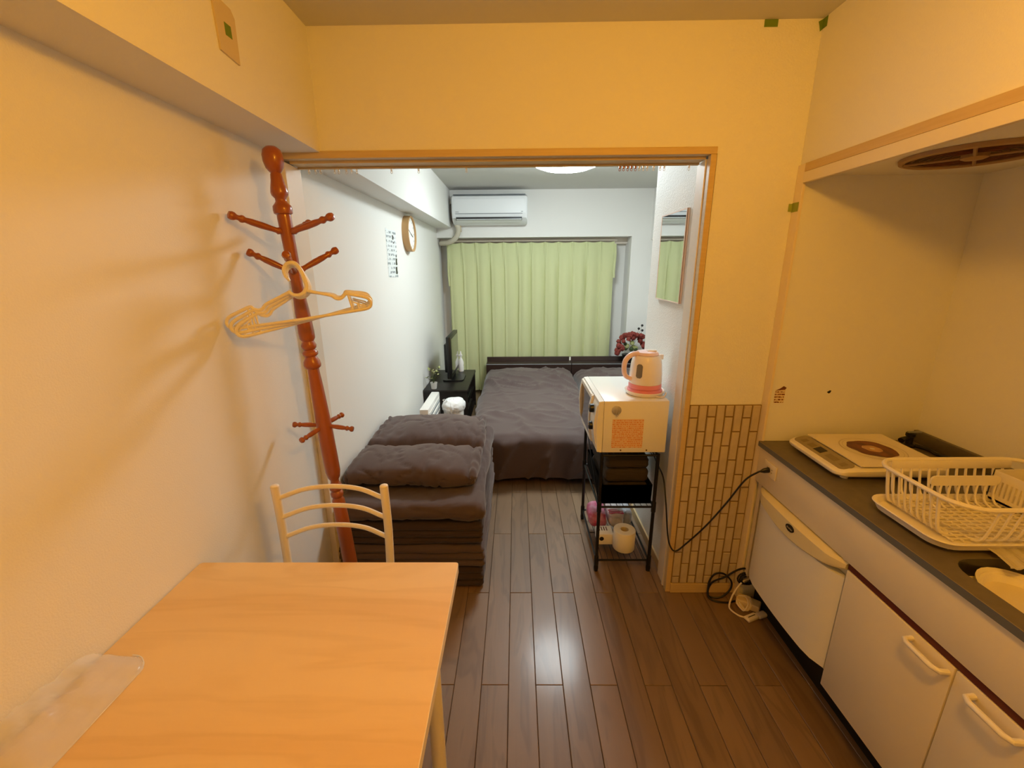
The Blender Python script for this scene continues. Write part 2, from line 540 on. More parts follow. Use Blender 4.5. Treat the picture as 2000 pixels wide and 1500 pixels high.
# bed room: back wall with the curtained window recess, right wall with its beam
b = NB()
box(b, XL, XR, YB, YW, ZH + 0.003, ZC)                 # over the recess
box(b, 1.266, XR, YB, YW, -0.05, ZH + 0.003)           # right of the recess
struct('wall_back', b, M_WALL)
b = NB(); box(b, XL, XR, YW, YW + 0.1, -0.05, ZC); struct('window_1', b, M_WALL)
b = NB(); box(b, XL, 1.2655, YW - 0.07, YW, 1.735, 1.803); struct('trim_1', b, M_TRIMW)
b = NB(); box(b, XR, 1.8, YC, YW + 0.1, -0.05, ZC); struct('wall_bedroom', b, M_WALL)
b = NB(); box(b, 1.475, XR, YC, YB, 1.765, ZC); struct('beam_right', b, M_WALL)

# door frame of the wide opening (no door leaf is left in it)
b = NB()
box(b, -0.868, 0.722, YP - 0.006, YP + 0.022, 1.880, 1.905, 0.002)
struct('trim_2', b, M_TRIM)
b = NB(); box(b, -0.84, 0.70, YP + 0.034, YPB, 1.872, 1.885, 0.0015); struct('trim_3', b, M_TRIM)
b = NB(); box(b, 0.700, 0.722, YP - 0.006, YP + 0.02, 0, 1.880, 0.002); struct('trim_4', b, M_TRIM)
b = NB(); box(b, 0.704, XC - 0.0005, YP + 0.0205, YPB, 0, 1.872, 0.001); box(b, 0.699, 0.7035, YP + 0.036, YP + 0.05, 0, 1.872); struct('trim_5', b, M_TRIMW)
b = NB(); box(b, -0.8695, -0.842, YP, YPB, 0, 1.872, 0.002); struct('trim_6', b, M_TRIMW)
b = NB(); box(b, 0.722, XA, YP - 0.012, YP - 0.0003, 0.0, 0.050, 0.002); struct('baseboard_front', b, M_TRIM)
b = NB(); box(b, XC - 0.010, XC - 0.0003, YPB + 0.001, YC, 0.0, 0.050, 0.002); struct('baseboard_side', b, M_TRIM)
# kitchen alcove edge: upright, head strip and the white panel that hides the fan
b = NB(); box(b, XA - 0.008, XA + 0.002, 1.655, YP - 0.0005, 0, 1.84, 0.001); struct('trim_7', b, M_EDGE)
b = NB(); box(b, XA - 0.010, XA - 0.0003, -0.4, 1.655, 1.812, 1.84, 0.001); struct('trim_8', b, M_TRIM)
b = NB(); box(b, XA - 0.012, XA + 0.004, -0.4, 1.654, 1.775, 1.811, 0.0015); struct('trim_9', b, M_CAB)

# bricks on the low wall: eight rows standing on end
wall = NB(); box(wall, 0.7225, XA - 0.008, YP - 0.0045, YP - 0.0004, 0.05, 0.934)
wall = struct('wall_brick', wall, M_JOINT)
bx0, bx1 = 0.7235, 1.0195
bw = (bx1 - bx0) / 8
brick_mesh = {}
for c in range(8):
    z = 0.05
    cuts = [0.05] + [v for v in [((0.09 if c % 2 == 0 else 0.155) + 0.1315 * i + (0.003 if c % 3 else -0.002)) for i in range(8)] if 0.06 < v < 0.925] + [0.934]
    for za, zb in zip(cuts, cuts[1:]):
        key = round(zb - za, 3)
        if key not in brick_mesh:
            hh, ww = key / 2 - 0.0030, bw / 2 - 0.0032
            bb = NB(); box(bb, -ww, ww, -0.006, 0.0, -hh, hh)
            es = [e for e in bb.edges if all(v.co.y < -0.003 for v in e.verts)]
            bmesh.ops.bevel(bb, geom=es, offset=0.0022, segments=1, affect='EDGES')
            me = bpy.data.meshes.new('brick'); bmesh.ops.recalc_face_normals(bb, faces=bb.faces); bb.to_mesh(me); bb.free()
            me.materials.append(M_BRICK); brick_mesh[key] = me
        o = bpy.data.objects.new('brick', brick_mesh[key]); C.objects.link(o); o.parent = wall
        o.location = Vector((bx0 + bw * (c + 0.5), YP - 0.0035 + random.uniform(-0.0008, 0.0006), (za + zb) / 2)) - ORG[wall]
        o.rotation_euler.y = random.uniform(-0.012, 0.012)

# ------------------------------------------------------------ lamps
t = thing('ceiling_light', 'round glowing white ceiling light in the bedroom, seen under the lintel', 'lamp', (0.365, 3.34, ZC))
b = NB(); lathe(b, [(0.265, 0), (0.27, -0.02), (0.262, -0.03)], (0.365, 3.34, ZC), (0, 0, 1), 48); obj('base', b, M_WHITE, t)
b = NB(); lathe(b, [(0.258, -0.03), (0.255, -0.065), (0.228, -0.095), (0.17, -0.116), (0.08, -0.126), (0.001, -0.128)], (0.365, 3.34, ZC), (0, 0, 1), 48); obj('diffuser', b, M_DIFF, t)
LX, LY, LZ = 0.45, 0.25, 2.03
t = thing('pendant_lamp', 'warm pendant bulb hanging from the kitchen ceiling above the camera', 'lamp', (LX, LY, ZC))
b = NB(); lathe(b, [(0.045, 0), (0.045, -0.02), (0.02, -0.03)], (LX, LY, ZC), (0, 0, 1), 24); obj('base', b, M_WHITE, t)
b = NB(); tube(b, [(LX, LY, ZC - 0.025), (LX, LY, LZ + 0.10)], 0.004, 8); obj('cord', b, M_WHITE, t)
b = NB(); lathe(b, [(0.014, 0.105), (0.018, 0.095), (0.018, 0.056), (0.014, 0.054)], (LX, LY, LZ), (0, 0, 1), 20); obj('socket', b, M_WHITE, t)
b = NB(); ball(b, (LX, LY, LZ), 0.0585, 20); obj('globe', b, M_GLOBE, t)

# ------------------------------------------------------------ kitchen unit, worktop, fridge
XF = 1.018                                    # cabinet front plane
ku = thing('kitchen_unit', 'cream kitchen base cabinet with long apron and handled doors', 'cabinet', (1.3, 0.45, 0))
b = NB(); box(b, XF + 0.02, XK - 0.003, -0.34, 1.125, 0.13, 0.74); obj('body', b, M_CAB, ku, False)
b = NB(); box(b, 1.095, XK - 0.003, -0.34, 1.65, 0.0, 0.13); obj('toe_kick', b, M_TOE, ku, False, label='black recessed toe kick')
b = NB(); box(b, XF, XF + 0.018, -0.34, 1.655, 0.61, 0.7665, 0.0015); box(b, XF + 0.018, XF + 0.2, 1.63, 1.655, 0.13, 0.7665); obj('apron', b, M_CAB, ku)
b = NB(); box(b, XF + 0.004, XF + 0.019, -0.34, 1.125, 0.588, 0.6095); obj('rail', b, M_CABGAP, ku, False, label='red brown finger rail above the doors')
for ya, yb, yh in ((0.787, 1.122, 0.845), (0.448, 0.783, 0.69), (0.109, 0.444, 0.2), (-0.23, 0.105, 0.05)):
    b = NB(); box(b, XF, XF + 0.018, ya, yb, 0.135, 0.586, 0.0015); d = obj('door', b, M_CAB, ku)
    b = NB()
    zz, h2 = 0.565, 0.048
    tube(b, [(XF, yh - h2, zz), (XF - 0.02, yh - h2 + 0.002, zz), (XF - 0.026, yh - h2 + 0.014, zz), (XF - 0.026, yh + h2 - 0.014, zz), (XF - 0.02, yh + h2 - 0.002, zz), (XF, yh + h2, zz)], 0.0068, 10)
    obj('handle', b, M_PLASTIC, d)

b = NB()
outer = [(1.012, -0.345), (XK - 0.0015, -0.345), (XK - 0.0015, 1.658), (1.012, 1.658)]
inner = rrect(1.062, 1.50, 0.28, 0.915, 0.06, 6)
ov = [b.verts.new((x, y, 0.788)) for x, y in outer]; iv = [b.verts.new((x, y, 0.788)) for x, y in inner]
es = [b.edges.new((ov[i], ov[(i + 1) % 4])) for i in range(4)] + [b.edges.new((iv[i], iv[(i + 1) % len(iv)])) for i in range(len(iv))]
bmesh.ops.triangle_fill(b, use_beauty=True, edges=es)
rr = bmesh.ops.extrude_face_region(b, geom=list(b.faces))
bmesh.ops.translate(b, vec=(0, 0, -0.021), verts=[v for v in rr['geom'] if isinstance(v, bmesh.types.BMVert)])
wt = obj('worktop', b, M_COUNTER, None, False, label='long dark grey kitchen worktop with a sink cut out of it', cat='worktop')
b = NB(); box(b, 1.0095, 1.0118, -0.345, 1.6575, 0.7675, 0.7872); obj('edge_strip', b, M_CTREDGE, wt, False, label='blue grey edge strip')
b = NB(); box(b, 1.0092, 1.0105, -0.345, 1.6575, 0.7874, 0.7886); obj('edge_line', b, M_HOBPANEL, wt, False)
b = NB(); box(b, XK - 0.018, XK - 0.0015, -0.345, 1.655, 0.7882, 0.836, 0.002); obj('upstand', b, M_COUNTER, wt)
b = NB()
loops = []
for ins, z in ((0, 0.787), (0.004, 0.74), (0.012, 0.66), (0.03, 0.625)):
    loops.append([b.verts.new((x, y, z)) for x, y in rrect(1.062 + ins, 1.50 - ins, 0.28 + ins, 0.915 - ins, 0.06, 6)])
for A, B in zip(loops, loops[1:]):
    for i in range(len(A)): b.faces.new((A[i], A[(i + 1) % len(A)], B[(i + 1) % len(A)], B[i]))
b.faces.new(loops[-1]); obj('sink_basin', b, M_SINK, wt)
# oval washing-up bowl standing in the sink
b = NB()
cx, cy = 1.172, 0.72
prev = None
for sx, sy, z in ((0.004, 0.004, 0.634), (0.075, 0.145, 0.628), (0.092, 0.165, 0.66), (0.104, 0.184, 0.762), (0.112, 0.192, 0.766), (0.112, 0.192, 0.760), (0.098, 0.178, 0.757), (0.086, 0.158, 0.70), (0.07, 0.135, 0.69), (0.004, 0.004, 0.69)):
    ring = [b.verts.new((cx + sx * math.cos(2 * PI * k / 40), cy + sy * math.sin(2 * PI * k / 40), z)) for k in range(40)]
    if prev:
        for k in range(40): b.faces.new((prev[k], prev[(k + 1) % 40], ring[(k + 1) % 40], ring[k]))
    prev = ring
b.faces.new(prev)
obj('washing_bowl', b, M_PLASTIC, None, label='oval white plastic washing bowl standing in the dark sink', cat='bowl')

fr = thing('mini_fridge', 'small white fridge with cream top grip under the worktop', 'fridge', (1.3, 1.37, 0.13))
b = NB(); box(b, 1.045, 1.60, 1.15, 1.59, 0.175, 0.597, 0.004); box(b, 1.07, 1.10, 1.17, 1.20, 0.1303, 0.175); box(b, 1.07, 1.10, 1.54, 1.57, 0.1303, 0.175); obj('body', b, M_FRIDGE, fr)
b = NB(); prism(b, [(1.04, 1.135), (1.04, 1.607)] + [(1.04 - (0.035 + 0.012 * math.sin(PI * k / 12)) * min(1, 0.35 + math.sin(PI * k / 12) * 2), 1.607 - 0.472 * k / 12) for k in range(13)], 0.185, 0.545)
obj('door', b, M_FRIDGE, fr)


def fx(s): return 1.04 - (0.035 + 0.012 * math.sin(PI * s)) * min(1, 0.35 + math.sin(PI * s) * 2)


b = NB()                                       # cream cap over the door, its lower rim bows down in the middle
cols = []
for k in range(25):
    s = k / 24
    y = 1.609 - 0.476 * s
    zl = 0.578 - 0.046 * math.sin(PI * s) ** 0.8
    x = fx(s) - 0.004
    cols.append([b.verts.new(p) for p in ((1.04, y, zl), (x, y, zl), (x - 0.004, y, zl + 0.006), (x - 0.002, y, 0.596), (x + 0.01, y, 0.604), (1.04, y, 0.604))])
for A, B in zip(cols, cols[1:]):
    for i in range(6): b.faces.new((A[i], A[(i + 1) % 6], B[(i + 1) % 6], B[i]))
b.faces.new(cols[0]); b.faces.new(cols[-1][::-1])
obj('grip', b, M_FRTOP, fr, label='cream curved top grip')
b = NB(); prism(b, [(1.352 + 0.021 * math.cos(2 * PI * k / 24), 0.578 + 0.0125 * math.sin(2 * PI * k / 24)) for k in range(24)], 0.9845, 0.990, lambda a, c, d: (d - 0.002, a, c))
bd = obj('badge', b, M_BLACK, fr, label='oval black badge')
b = NB()
for i in range(6): box(b, 0.9818, 0.9823, 1.365 - i * 0.0052 - 0.0032, 1.365 - i * 0.0052, 0.5745 + (i % 2) * 0.001, 0.5815 - (i % 3) * 0.001)
obj('lettering', b, M_STEEL, bd, False)
b = NB(); lathe(b, [(0.008, 0), (0.009, 0.004), (0.006, 0.008)], (1.03, 1.146, 0.604), (0, 0, 1), 12); obj('hinge_cap', b, M_PLASTIC, fr)

# ------------------------------------------------------------ on the worktop
hob = thing('induction_hob', 'flat white induction hob with a burnt brown ring on worktop', 'hob', (1.27, 1.455, 0.788))
MH = Matrix.Translation((1.27, 1.455, 0.788)) @ Matrix.Rotation(math.radians(-1.5), 4, 'Z')
b = NB()


def hob_z(x):
    return 0.034 + (0.050 - 0.034) * min(1, max(0, (x + 0.172) / 0.057))


loops = []
for ins, zt in ((0.012, 0.013), (0.004, 0.015), (0.0, 0.021), (0.0, None), (0.004, None), (0.012, None)):
    dz = {0.0: -0.006, 0.004: -0.0015, 0.012: 0.0}[ins]
    loops.append([b.verts.new(MH @ Vector((x, y, zt if zt is not None else hob_z(x) + dz))) for x, y in rrect(-0.185 + ins, 0.185 - ins, -0.15 + ins, 0.15 - ins, 0.032, 8)])
for A, B in zip(loops, loops[1:]):
    for i in range(len(A)): b.faces.new((A[i], A[(i + 1) % len(A)], B[(i + 1) % len(A)], B[i]))
b.faces.new(loops[0][::-1]); bmesh.ops.triangulate(b, faces=[b.faces.new(loops[-1])]); obj('body', b, M_PLASTIC, hob)
b = NB(); box(b, -0.108, 0.178, -0.143, 0.143, 0.0505, 0.0535, M=MH @ Matrix.Rotation(math.radians(-0.4), 4, 'Y')); obj('glass_top', b, M_HOBTOP, hob, False)
b = NB(); sl = math.atan2(0.016, 0.057)
prism(b, rrect(-0.026, 0.027, -0.137, 0.137, 0.018, 6), -0.001, 0.0012); bmesh.ops.transform(b, verts=b.verts, matrix=MH @ Matrix.Translation((-0.1425, 0, 0.0428)) @ Matrix.Rotation(-sl, 4, 'Y')); hp = obj('control_panel', b, M_HOBPANEL, hob, False, label='olive control panel')
for yy, ln in ((0.10, 0.02), (0.055, 0.03), (-0.055, 0.05), (-0.11, 0.02)):
    b = NB(); box(b, -0.012, 0.010, yy - ln / 2, yy + ln / 2, 0.0012, 0.0018, M=MH @ Matrix.Translation((-0.1425, 0, 0.0428)) @ Matrix.Rotation(-sl, 4, 'Y'))
    obj('key', b, M_KEY, hp, False)
b = NB(); box(b, -0.014, 0.014, -0.02, 0.02, 0.0012, 0.002, M=MH @ Matrix.Translation((-0.1425, 0.01, 0.0428)) @ Matrix.Rotation(-sl, 4, 'Y')); obj('display', b, M_BLACKW, hp, False)


def ringmesh(r0, r1, z, wob=0.0):
    bb = NB(); A = []; B = []
    for k in range(48):
        a = 2 * PI * k / 48
        wv = 1 + wob * noise.noise(Vector((math.cos(a) * 2, math.sin(a) * 2, r0 * 40)))
        A.append(bb.verts.new(MH @ Vector((0.035 + r0 * wv * math.cos(a), r0 * wv * math.sin(a), z)))); B.append(bb.verts.new(MH @ Vector((0.035 + r1 * wv * math.cos(a), r1 * wv * math.sin(a), z))))
    for k in range(48): bb.faces.new((A[k], A[(k + 1) % 48], B[(k + 1) % 48], B[k]))
    return bb


ZT = 0.0545
obj('printed_ring', ringmesh(0.097, 0.100, ZT), M_RINGLINE, hob, False)
obj('printed_ring', ringmesh(0.088, 0.0895, ZT), M_RINGLINE, hob, False)
obj('burn_mark', ringmesh(0.030, 0.074, ZT + 0.0002, 0.12), M_BURN, hob, False, label='brown burnt ring')
obj('burn_mark', ringmesh(0.008, 0.032, ZT + 0.0001, 0.2), M_BURN2, hob, False)
for sx in (-0.14, 0.15):
    for sy in (-0.12, 0.12):
        b = NB(); lathe(b, [(0.012, 0), (0.01, 0.02)], MH @ Vector((sx, sy, 0.0003)), (0, 0, 1), 12); obj('foot', b, M_PLASTIC, hob)

# dish rack: drip tray, ribbed basket, plate holder, cutlery pot
dr = thing('dish_rack', 'cream plastic dish draining rack on a drip tray by the sink', 'dish rack', (1.28, 1.06, 0.788))
TX0, TX1, TY0, TY1 = 1.058, 1.53, 0.925, 1.165
b = NB()
loops = []
for ins, z in ((0.02, 0.7935), (0.006, 0.80), (0.0, 0.816), (-0.004, 0.820), (-0.003, 0.8225), (0.004, 0.8215), (0.010, 0.806), (0.02, 0.803)):
    loops.append([b.verts.new((x, y, z)) for x, y in rrect(TX0 + ins, TX1 - ins, TY0 + ins, TY1 - ins, 0.05, 6)])
for A, B in zip(loops, loops[1:]):
    for i in range(len(A)): b.faces.new((A[i], A[(i + 1) % len(A)], B[(i + 1) % len(A)], B[i]))
b.faces.new(loops[0][::-1]); b.faces.new(loops[-1]); obj('drip_tray', b, M_PLASTIC, dr)
for fx_, fy_ in ((1.12, 0.962), (1.12, 1.13), (1.48, 1.13)):
    b = NB(); box(b, fx_ - 0.015, fx_ + 0.015, fy_ - 0.012, fy_ + 0.012, 0.7883, 0.795, 0.002); obj('foot', b, M_PLASTIC, dr)
b = NB()
n = 40
rows = [[], [], [], []]
for i in range(n + 1):
    x = 1.175 + (1.50 - 1.175) * i / n
    zz = 0.0022 * (1 if i % 4 < 2 else -1)
    for row, (y, z) in zip(rows, ((0.935, 0.808), (0.905, 0.806), (0.872, 0.797), (0.870, 0.793))):
        row.append(b.verts.new((x, y, z + zz)))
for A, B in zip(rows, rows[1:]):
    for i in range(n): b.faces.new((A[i], A[i + 1], B[i + 1], B[i]))
rr = bmesh.ops.solidify(b, geom=list(b.faces), thickness=0.002)
obj('spout', b, M_PLASTIC, dr, False)
RX0, RX1, RY0, RY1, RZ = 1.083, 1.545, 0.917, 1.200, 0.922
rim = rrect(RX0, RX1, RY0, RY1, 0.07, 6)
b = NB(); tube(b, [(x, y, RZ) for x, y in rim], 0.0062, 8, closed=True); obj('rim', b, M_PLASTIC, dr)


def rib(x, y, nx, ny, wd=0.0032, inset=0.028, zb=0.812):
    """one rib from the rim down and in to the floor of the basket"""
    bb = NB()
    tube(bb, [(x, y, RZ), (x + nx * inset * 0.55, y + ny * inset * 0.55, zb + 0.03), (x + nx * inset, y + ny * inset, zb + 0.006), (x + nx * (inset + 0.02), y + ny * (inset + 0.02), zb)], wd, 6, smooth_n=3)
    obj('rib', bb, M_PLASTIC, dr)


for k in range(9):
    rib(RX0, 0.985 + 0.155 * k / 8, 1, 0, 0.0045 if k in (0, 8) else 0.003)
for k in range(13):
    rib(1.17 + 0.335 * k / 12, RY0, 0, 1, 0.0036 if k == 0 else 0.003)
for k in range(13):
    rib(1.15 + 0.33 * k / 12, RY1, 0, -1, 0.0034)
for k in range(7):
    rib(RX1, 0.985 + 0.155 * k / 6, -1, 0)
b = NB(); box(b, 1.14, 1.50, RY1 - 0.009, RY1 - 0.005, 0.895, RZ - 0.002, 0.001); obj('back_band', b, M_PLASTIC, dr)
b = NB()
for k in range(14): box(b, 1.115, 1.505, 0.962 + k * 0.0155, 0.965 + k * 0.0155, 0.809, 0.8125)
for k in range(16): box(b, 1.118 + k * 0.0255, 1.121 + k * 0.0255, 0.955, 1.17, 0.8085, 0.812)
obj('basket_floor', b, M_PLASTIC, dr, False)
# plate holder bar across the rack
b = NB(); prism(b, rrect(1.205, 1.405, 0.872, 0.902, 0.012, 4), 1.128, 1.133, lambda a, c, d: (a, d, c)); ph = obj('plate_holder', b, M_PLASTIC, dr)
for k in range(8):
    b = NB(); xx = 1.214 + k * 0.026
    tube(b, [(xx, 1.1305, 0.885), (xx, 1.129, 0.84), (xx, 1.118, 0.82), (xx, 1.10, 0.814)], 0.003, 6, smooth_n=2); obj('rib', b, M_PLASTIC, ph)
# cutlery pot with slots
cp = NB()
px0, px1, py0, py1, pz0, pz1 = 1.42, 1.525, 1.055, 1.165, 0.814, 0.905
box(cp, px0, px1, py0, py1, pz0, pz0 + 0.006); box(cp, px0, px1, py1 - 0.003, py1, pz0, pz1); box(cp, px1 - 0.003, px1, py0, py1, pz0, pz1)
box(cp, px0, px1, py0, py0 + 0.003, 0.878, pz1); box(cp, px0, px1, py0, py0 + 0.003, pz0, 0.832)
box(cp, px0, px0 + 0.003, py0, py1, 0.878, pz1); box(cp, px0, px0 + 0.003, py0, py1, pz0, 0.832)
for k in range(10):
    xx = px0 + (px1 - px0) * k / 9; yy = py0 + (py1 - py0) * k / 9
    box(cp, xx - 0.0032, xx + 0.0032, py0, py0 + 0.003, 0.832, 0.878); box(cp, px0, px0 + 0.003, yy - 0.0032, yy + 0.0032, 0.832, 0.878)
obj('cutlery_pot', cp, M_PLASTIC, dr, False)

# old gas cock with a hose at the back corner of the worktop
gt = thing('gas_tap', 'dark grimy gas tap on the back of the worktop behind the hob', 'tap', (1.575, 1.60, 0.788))
b = NB(); lathe(b, [(0.022, 0.0003), (0.022, 0.008), (0.012, 0.012), (0.012, 0.04), (0.016, 0.044), (0.016, 0.055), (0.004, 0.058)], (1.575, 1.60, 0.788), (0, 0, 1), 16); obj('valve', b, M_BLACKW, gt)
b = NB(); tube(b, [(1.575, 1.60, 0.822), (1.545, 1.59, 0.825), (1.525, 1.582, 0.82)], [0.009, 0.008, 0.011], 10, smooth_n=3); obj('nozzle', b, M_BLACKW, gt)
b = NB(); box(b, 1.56, 1.612, 1.592, 1.604, 0.8455, 0.852, 0.002); obj('lever', b, M_GREY, gt)
b = NB(); tube(b, [(1.59, 1.585, 0.796), (1.605, 1.54, 0.797), (1.60, 1.50, 0.797), (1.612, 1.46, 0.797)], 0.0075, 8, smooth_n=5); obj('hose', b, M_BLACKW, gt)

# extractor fan in the alcove ceiling
ef = thing('extractor_fan', 'round greasy extractor fan grille under the kitchen hood', 'fan', (1.315, 1.36, ZH))
b = NB(); lathe(b, [(0.168, -0.0005), (0.166, -0.010), (0.156, -0.013), (0.150, -0.008), (0.150, -0.0008)], (1.315, 1.36, ZH), (0, 0, 1), 48, cap=False); obj('ring', b, M_FANRING, ef)
b = NB(); lathe(b, [(0.152, -0.0005), (0.001, -0.001)], (1.315, 1.36, ZH), (0, 0, 1), 32); obj('filter', b, M_DUST, ef)
b = NB(); lathe(b, [(0.030, -0.001), (0.030, -0.013), (0.022, -0.017), (0.001, -0.018)], (1.315, 1.36, ZH), (0, 0, 1), 24); obj('hub', b, M_FANRING, ef)
for k in range(4):
    a = PI / 4 + k * PI / 2
    b = NB(); tube(b, [(1.315 + 0.03 * math.cos(a), 1.36 + 0.03 * math.sin(a), ZH - 0.009), (1.315 + 0.152 * math.cos(a), 1.36 + 0.152 * math.sin(a), ZH - 0.009)], 0.0045, 6); obj('spoke', b, M_FANRING, ef)
for k in range(6):
    b = NB(); rr = 0.05 + 0.017 * k
    tube(b, [(1.315 + rr * math.cos(2 * PI * j / 32), 1.36 + rr * math.sin(2 * PI * j / 32), ZH - 0.006) for j in range(32)], 0.0018, 5, closed=True); obj('grille_ring', b, M_BURN, ef)

# ------------------------------------------------------------ wall bits in the kitchen
b = NB(); prism(b, [(1.186, 2.004), (1.257, 1.998), (1.262, 2.10), (1.25, 2.115), (1.19, 2.118), (1.182, 2.11)], -0.7057, -0.701, lambda a, c, d: (d, a, c))
obj('blank_plate', b, M_PLATE, None, label='beige blank cover plate on the side of the left ceiling beam', cat='wall plate')
b = NB(); box(b, -0.7008, -0.7003, 1.213, 1.238, 2.046, 2.073); obj('tape_piece', b, M_TAPE, None, False, label='small green tape square stuck on the beige cover plate', cat='tape')
b = NB(); box(b, 0.833, 0.878, YP - 0.0012, YP - 0.0004, 2.263, ZC - 0.0005); obj('tape_piece', b, M_TAPE, None, False, label='flat green tape piece under the ceiling, left of the room corner', cat='tape')
b = NB(); prism(b, [(1.012, 2.276), (1.0275, 2.284), (1.0275, 2.254), (1.021, 2.248), (1.016, 2.266)], YP - 0.0012, YP - 0.0004, lambda a, c, d: (a, d, c)); box(b, XA - 0.001, XA - 0.0003, 1.675, YP - 0.0006, 2.254, 2.284)
obj('tape_piece', b, M_TAPE, None, False, label='folded green tape in the upper corner of wall and ceiling', cat='tape')
b = NB(); box(b, 1.006, 1.0195, YP - 0.0022, YP - 0.0012, 1.685, 1.712); box(b, 1.0186, 1.0194, 1.66, YP - 0.0012, 1.682, 1.714); obj('tape_piece', b, M_TAPE2, None, False, label='pale green tape wrapped round the edge of the kitchen alcove', cat='tape')
b = NB(); box(b, 1.047, 1.087, 1.6612, 1.6617, 0.953, 1.008); st = obj('sticker', b, M_STICKER, None, False, label='faded brown printed sticker on the alcove wall above the worktop', cat='sticker')
b = NB(); prism(b, [(1.047, 1.005), (1.066, 1.0145), (1.078, 1.024), (1.09, 1.017), (1.085, 1.0085)], 1.661, 1.6616, lambda a, c, d: (a, d, c)); obj('torn_top', b, M_BURN, st, False)
b = NB(); prism(b, [(1.255, 0.998), (1.265, 1.005), (1.272, 1.004), (1.268, 0.994), (1.262, 0.992)], 1.661, 1.6616, lambda a, c, d: (a, d, c)); obj('wall_scar', b, M_TOE, None, False, label='dark chipped spot on the alcove wall above the hob', cat='stain')

# ------------------------------------------------------------ table, bag, chair
tb = thing('dining_table', 'square wood grain dining table pushed against the left wall', 'table', (-0.51, 0.6, 0))
b = NB(); prism(b, rrect(-0.866, -0.162, 0.225, 0.981, 0.008, 4), 0.699, 0.7255); obj('tabletop', b, M_TABLE, tb)
b = NB(); prism(b, rrect(-0.8665, -0.1605, 0.2235, 0.9825, 0.0085, 4), 0.7005, 0.7247); obj('edge_band', b, M_EDGE, tb)
b = NB()
for x0, x1, y0, y1 in ((-0.83, -0.19, 0.755, 0.775), (-0.83, -0.19, 0.40, 0.42), (-0.845, -0.825, 0.40, 0.775), (-0.205, -0.185, 0.40, 0.775)): box(b, x0, x1, y0, y1, 0.64, 0.6995, 0.003)
obj('frame', b, M_CREAM, tb)
for lx, ly in ((-0.198, 0.767), (-0.832, 0.767), (-0.198, 0.41), (-0.832, 0.41)):
    b = NB(); tube(b, [(lx, ly, 0.6993), (lx, ly, 0.012)], 0.018, 16); lg = obj('leg', b, M_CREAM, tb)
    b = NB(); lathe(b, [(0.021, 0.0003), (0.021, 0.018), (0.018, 0.022)], (lx, ly, 0), (0, 0, 1), 14); obj('foot_cap', b, M_GREY, lg)

# film bag lying half up the wall on the table
b = NB()
nu, nv = 26, 16
out = [(-0.748, 0.688), (-0.742, 0.46)]
top, bot = [], []
for i in range(nu + 1):
    u = i / nu
    y = 0.455 + 0.235 * u
    x0 = -0.862
    x1 = -0.752 - 0.035 * max(0, (u - 0.86) / 0.14) ** 2 - 0.03 * max(0, (0.1 - u) / 0.1) ** 2
    ra, rb = [], []
    for j in range(nv + 1):
        v = j / nv
        x = x0 + (x1 - x0) * v
        hgt = 0.062 * math.sin(PI * min(1, u * 1.0) ** 0.8) ** 0.45 * (1 - v) ** 0.55 if 0 < u < 1 else 0
        hgt *= 0.75 + 0.25 * nz((x, y, 0), 22, 3) + 0.18 * nz((x, y, 0), 55, 9)
        ra.append(b.verts.new((x, y, 0.7275 + max(hgt, 0.0006)))); rb.append(b.verts.new((x, y, 0.7263)))
    top.append(ra); bot.append(rb)
for G in (top, bot):
    for i in range(nu):
        for j in range(nv): b.faces.new((G[i][j], G[i + 1][j], G[i + 1][j + 1], G[i][j + 1]))
for i in range(nu):
    b.faces.new((top[i][nv], top[i + 1][nv], bot[i + 1][nv], bot[i][nv])); b.faces.new((top[i][0], top[i + 1][0], bot[i + 1][0], bot[i][0]))
for j in range(nv):
    b.faces.new((top[0][j], top[0][j + 1], bot[0][j + 1], bot[0][j])); b.faces.new((top[nu][j], top[nu][j + 1], bot[nu][j + 1], bot[nu][j]))
pb = obj('plastic_bag', b, M_FILM, None, sharp=60, label='crumpled see-through plastic bag on the table by the wall', cat='bag')

b = NB(); tube(b, [(-0.80, 0.692, 0.7285), (-0.785, 0.6905, 0.728), (-0.768, 0.680, 0.7275), (-0.755, 0.655, 0.7275), (-0.753, 0.55, 0.7275), (-0.757, 0.48, 0.7275), (-0.775, 0.457, 0.728), (-0.83, 0.455, 0.728)], 0.0012, 6, smooth_n=3); obj('seam', b, M_FILMEDGE, pb)
ch = thing('chair', 'cream metal chair with curved back rails behind the table', 'chair', (-0.575, 1.0, 0))
for x in (-0.742, -0.407):
    b = NB(); tube(b, [(x, 1.162, 0.856), (x, 1.165, 0.70), (x + (0.004 if x < -0.6 else -0.004), 1.155, 0.44), (x, 1.175, 0.012)], 0.0128, 14, smooth_n=4); pg = obj('post', b, M_CREAM, ch)
    b = NB(); ball(b, (x, 1.162, 0.857), 0.0128, 12, (1, 1, 0.4)); obj('cap', b, M_CREAM, pg)
for zc_ in (0.822, 0.755, 0.685):
    b = NB(); tube(b, [(-0.735, 1.163, zc_ - 0.006), (-0.66, 1.182, zc_ + 0.014), (-0.575, 1.188, zc_ + 0.020), (-0.49, 1.182, zc_ + 0.014), (-0.414, 1.163, zc_ - 0.006)], 0.0075, 10, smooth_n=6); obj('back_rail', b, M_CREAM, ch)
b = NB(); rbox(b, (-0.575, 0.99, 0.445), (0.36, 0.33, 0.04), 0.018, (6, 6, 2)); obj('seat', b, M_CREAM, ch)
for x in (-0.725, -0.425):
    b = NB(); tube(b, [(x, 0.85, 0.425), (x, 0.835, 0.012)], 0.0125, 12); obj('leg', b, M_CREAM, ch)
